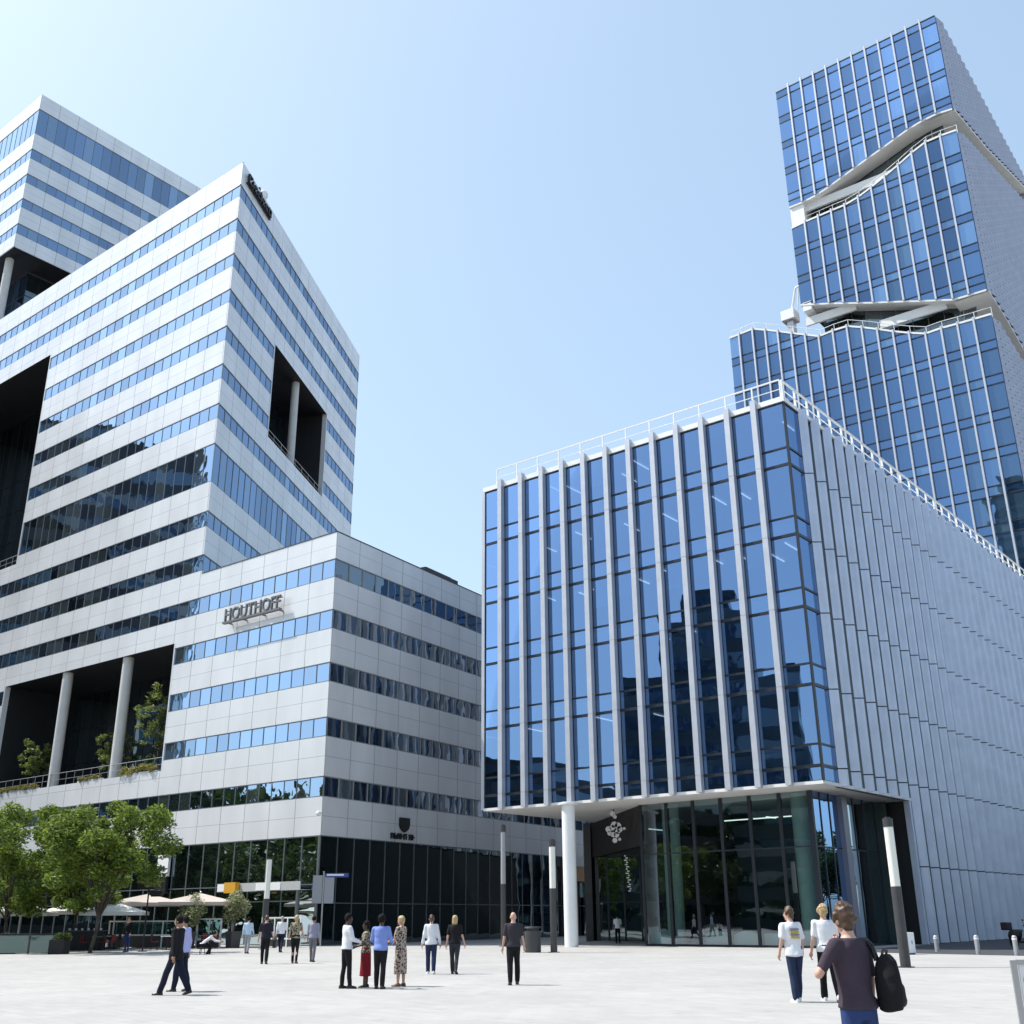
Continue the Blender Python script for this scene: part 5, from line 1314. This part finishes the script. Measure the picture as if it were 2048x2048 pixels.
person((-.04, 30.0, 0), 2, 1.76, 'bald man in a charcoal T-shirt and black trousers walking alone', CHAR, BLK, SB, 'fair', ('grey', 'bald'), ((-4, 4), (14, 4)), ((-4, 10, 12), (6, 10, 14)), 'short', loose=1.15, head=(0, -10))
person((6.7, 75.0, 0), 0, 1.78, 'man in a white shirt standing in the dark entrance of the glass cube', W_, BLK, SB, 'tan', ('black', 'short'), ((6, 3), (-6, 6)), ((4, 10, 16), (4, 10, 16)), 'short', loose=1.15)
p19, TT19, A19, L19, hx19 = person((5.66, 23.5, 0), 16, 1.78, 'man in a white T-shirt with a yellow and grey back print', W_, DENIM, SW, 'fair', ('brown', 'mop'), ((-4, 4), (12, 4)), ((-4, 10, 26, .1), (6, 14, 26)), 'short', loose=1.2, lean=6, head=(0, 40), hem=.84, vox=.014)
b = MB()
for i in range(4):
    z0 = 1.36 - i * .052
    c0, c1 = TT19((-.10, -.146, z0)), TT19((.10, -.146, z0 - .036))
    b.hexa([(c0.x, c0.y - .004, c1.z), (c1.x, c0.y - .004, c1.z), (c1.x, c0.y - .004, c0.z), (c0.x, c0.y - .004, c0.z), (c0.x, c0.y + .02, c1.z), (c1.x, c0.y + .02, c1.z), (c1.x, c0.y + .02, c0.z), (c0.x, c0.y + .02, c0.z)], mi=0 if i in (0, 2) else 1)
b.build('back_print', [mat('print_grey', (0.22, 0.23, 0.26), 0.7), mat('print_yellow', (0.50, 0.36, 0.05), 0.7)], p19, world=False)
person((6.35, 23.6, 0), -6, 1.84, 'blond man in a plain white T-shirt and tight black trousers', W_, BLK, SW, 'fair', ('blond', 'mop'), ((16, 6), (-14, 16)), ((-2, 10, 20), (4, 8, 14)), 'short', loose=1.05, vox=.014)
p21, TT21, A21, L21, hx21 = person((2.88, 9.9, 0), 32, 1.70, 'man in a plum T-shirt nearest the camera, hand at his neck', PLUM, JEAN, SW, 'fair', ('brown', 'mop'), ((4, 4), (-6, 6)), ((12, 36, 0, 0, (-.05, .03, 1.52)), (0, 8, 10)), 'short', loose=1.06, hem=.91, lean=3, vox=.011, head=(10, -14))
bp = thing('backpack', p21.location, 'black backpack with a small red corner hanging from the nearest man\'s right shoulder', 'backpack', rz=R(32))
b = MB(); sec = [(.86, .04, .05), (.875, .085, .10), (.98, .10, .12), (1.14, .096, .115), (1.25, .08, .09), (1.31, .04, .04)]
b.loft([(.215, -.17, z, rx, ry) for z, rx, ry in sec], 20); me_ = fuse(b, BLK, .011, 4, 'bag')
for v in me_.vertices: v.co += v.normal * mnoise.noise(v.co * 11) * .010
put('bag', me_, bp)
b = MB(); b.loft([(.295, -.18, z, rx, ry) for z, rx, ry in ((.90, .02, .07), (.93, .033, .09), (1.05, .033, .085), (1.08, .02, .07))], 16); put('front_pocket', fuse(b, SB, .011, 3, 'pocket'), bp)
b = MB(); b.path([(.17, -.11, 1.26), (.172, -.07, 1.37), (.175, .0, 1.425), (.18, .09, 1.35), (.19, .12, 1.17), (.215, .04, .97), (.215, -.09, .89)], [.024] * 7, 8); b.build('shoulder_strap', M_BLACK, bp, smooth=True, world=False)
b = MB(); b.path([(.19, -.15, 1.29), (.19, -.17, 1.34), (.24, -.17, 1.34), (.245, -.15, 1.29)], [.011] * 4, 6); b.build('handle', M_GREYP, bp, smooth=True, world=False)
b = MB(); b.ball((.308, -.20, .95), (.035, .06, .06), 10, 8); b.build('red_corner', mat('bag_red', (0.25, 0.02, 0.03), 0.6), bp, smooth=True, world=False)
b = MB(); b.ball((.31, -.18, 1.13), (.02, .035, .035), 8, 6); b.build('reflective_mark', M_WHITE, bp, smooth=True, world=False)
t = thing('shoulder_bag', (-9.45, 45.05, 0), 'dark bag hanging at the side of the man in navy', 'bag')
b = MB(); b.cube((.06, .05, .72), (.12, .34, .30)); b.build('bag', M_BLACK, t, bevel=.03, world=False)
b = MB(); b.path([(.0, -.06, .86), (-.06, -.02, 1.2), (-.10, .0, 1.46)], [.012] * 3, 6); b.build('strap', M_BLACK, t, world=False)
t = thing('briefcase', (-12.62, 60.6, 0), 'black case held by the man in the white shirt near the canopy', 'bag')
b = MB(); b.cube((0, 0, .52), (.12, .46, .34)); b.build('case', M_BLACK, t, bevel=.02, world=False)
b = MB(); b.path([(0, -.08, .69), (0, -.07, .75), (0, .07, .75), (0, .08, .69)], [.012] * 4, 6); b.build('handle', M_BLACK, t, world=False)

# ---------------------------------------------------------------- far-apart pieces of one mesh become parts of their own
def split_pieces(o):
    me = o.data; n = len(me.vertices)
    if n > 6000 or len(me.polygons) < 2: return
    par = list(range(n))
    def find(a):
        while par[a] != a: par[a] = par[par[a]]; a = par[a]
        return a
    for p in me.polygons:
        v = p.vertices
        for i in v[1:]:
            a, c = find(v[0]), find(i)
            if a != c: par[a] = c
    isl = {}
    for i in range(n): isl.setdefault(find(i), []).append(i)
    if len(isl) < 2 or len(isl) > 60: return
    co = [v.co for v in me.vertices]
    ks = list(isl); bb = []
    for k_ in ks:
        P = np.array([co[i][:] for i in isl[k_]]); bb.append((P.min(0), P.max(0)))
    g = list(range(len(ks)))
    def fg(a):
        while g[a] != a: a = g[a]
        return a
    for i in range(len(ks)):
        for j in range(i):
            gap = np.linalg.norm(np.maximum(0, np.maximum(bb[i][0] - bb[j][1], bb[j][0] - bb[i][1])))
            sz = max(np.linalg.norm(bb[i][1] - bb[i][0]), np.linalg.norm(bb[j][1] - bb[j][0]))
            if gap < .45 * sz: g[fg(i)] = fg(j)
    groups = {}
    for i in range(len(ks)): groups.setdefault(fg(i), []).append(i)
    if len(groups) < 2: return
    vi = {}
    for q, ids in enumerate(groups.values()):
        for i in ids:
            for v in isl[ks[i]]: vi[v] = q
    parts = [bmesh.new() for _ in groups]
    for q in range(len(groups)):
        bm = bmesh.new(); bm.from_mesh(me); bm.verts.ensure_lookup_table()
        bmesh.ops.delete(bm, geom=[v for v in bm.verts if vi[v.index] != q], context='VERTS')
        nm = o.name.split('.')[0]
        m2 = bpy.data.meshes.new(nm)
        for m in me.materials: m2.materials.append(m)
        bm.to_mesh(m2); bm.free()
        if q == 0: o.data = m2
        else:
            c = o.copy(); c.data = m2; COL.objects.link(c); c.parent = o.parent
for o in [o for o in bpy.data.objects if o.type == 'MESH' and o.parent and o.name.split('.')[0] not in ('crown', 'foliage', 'plant', 'body', 'lettering', 'top', 'trousers', 'hair', 'frame') and o.data.users == 1]:
    split_pieces(o)
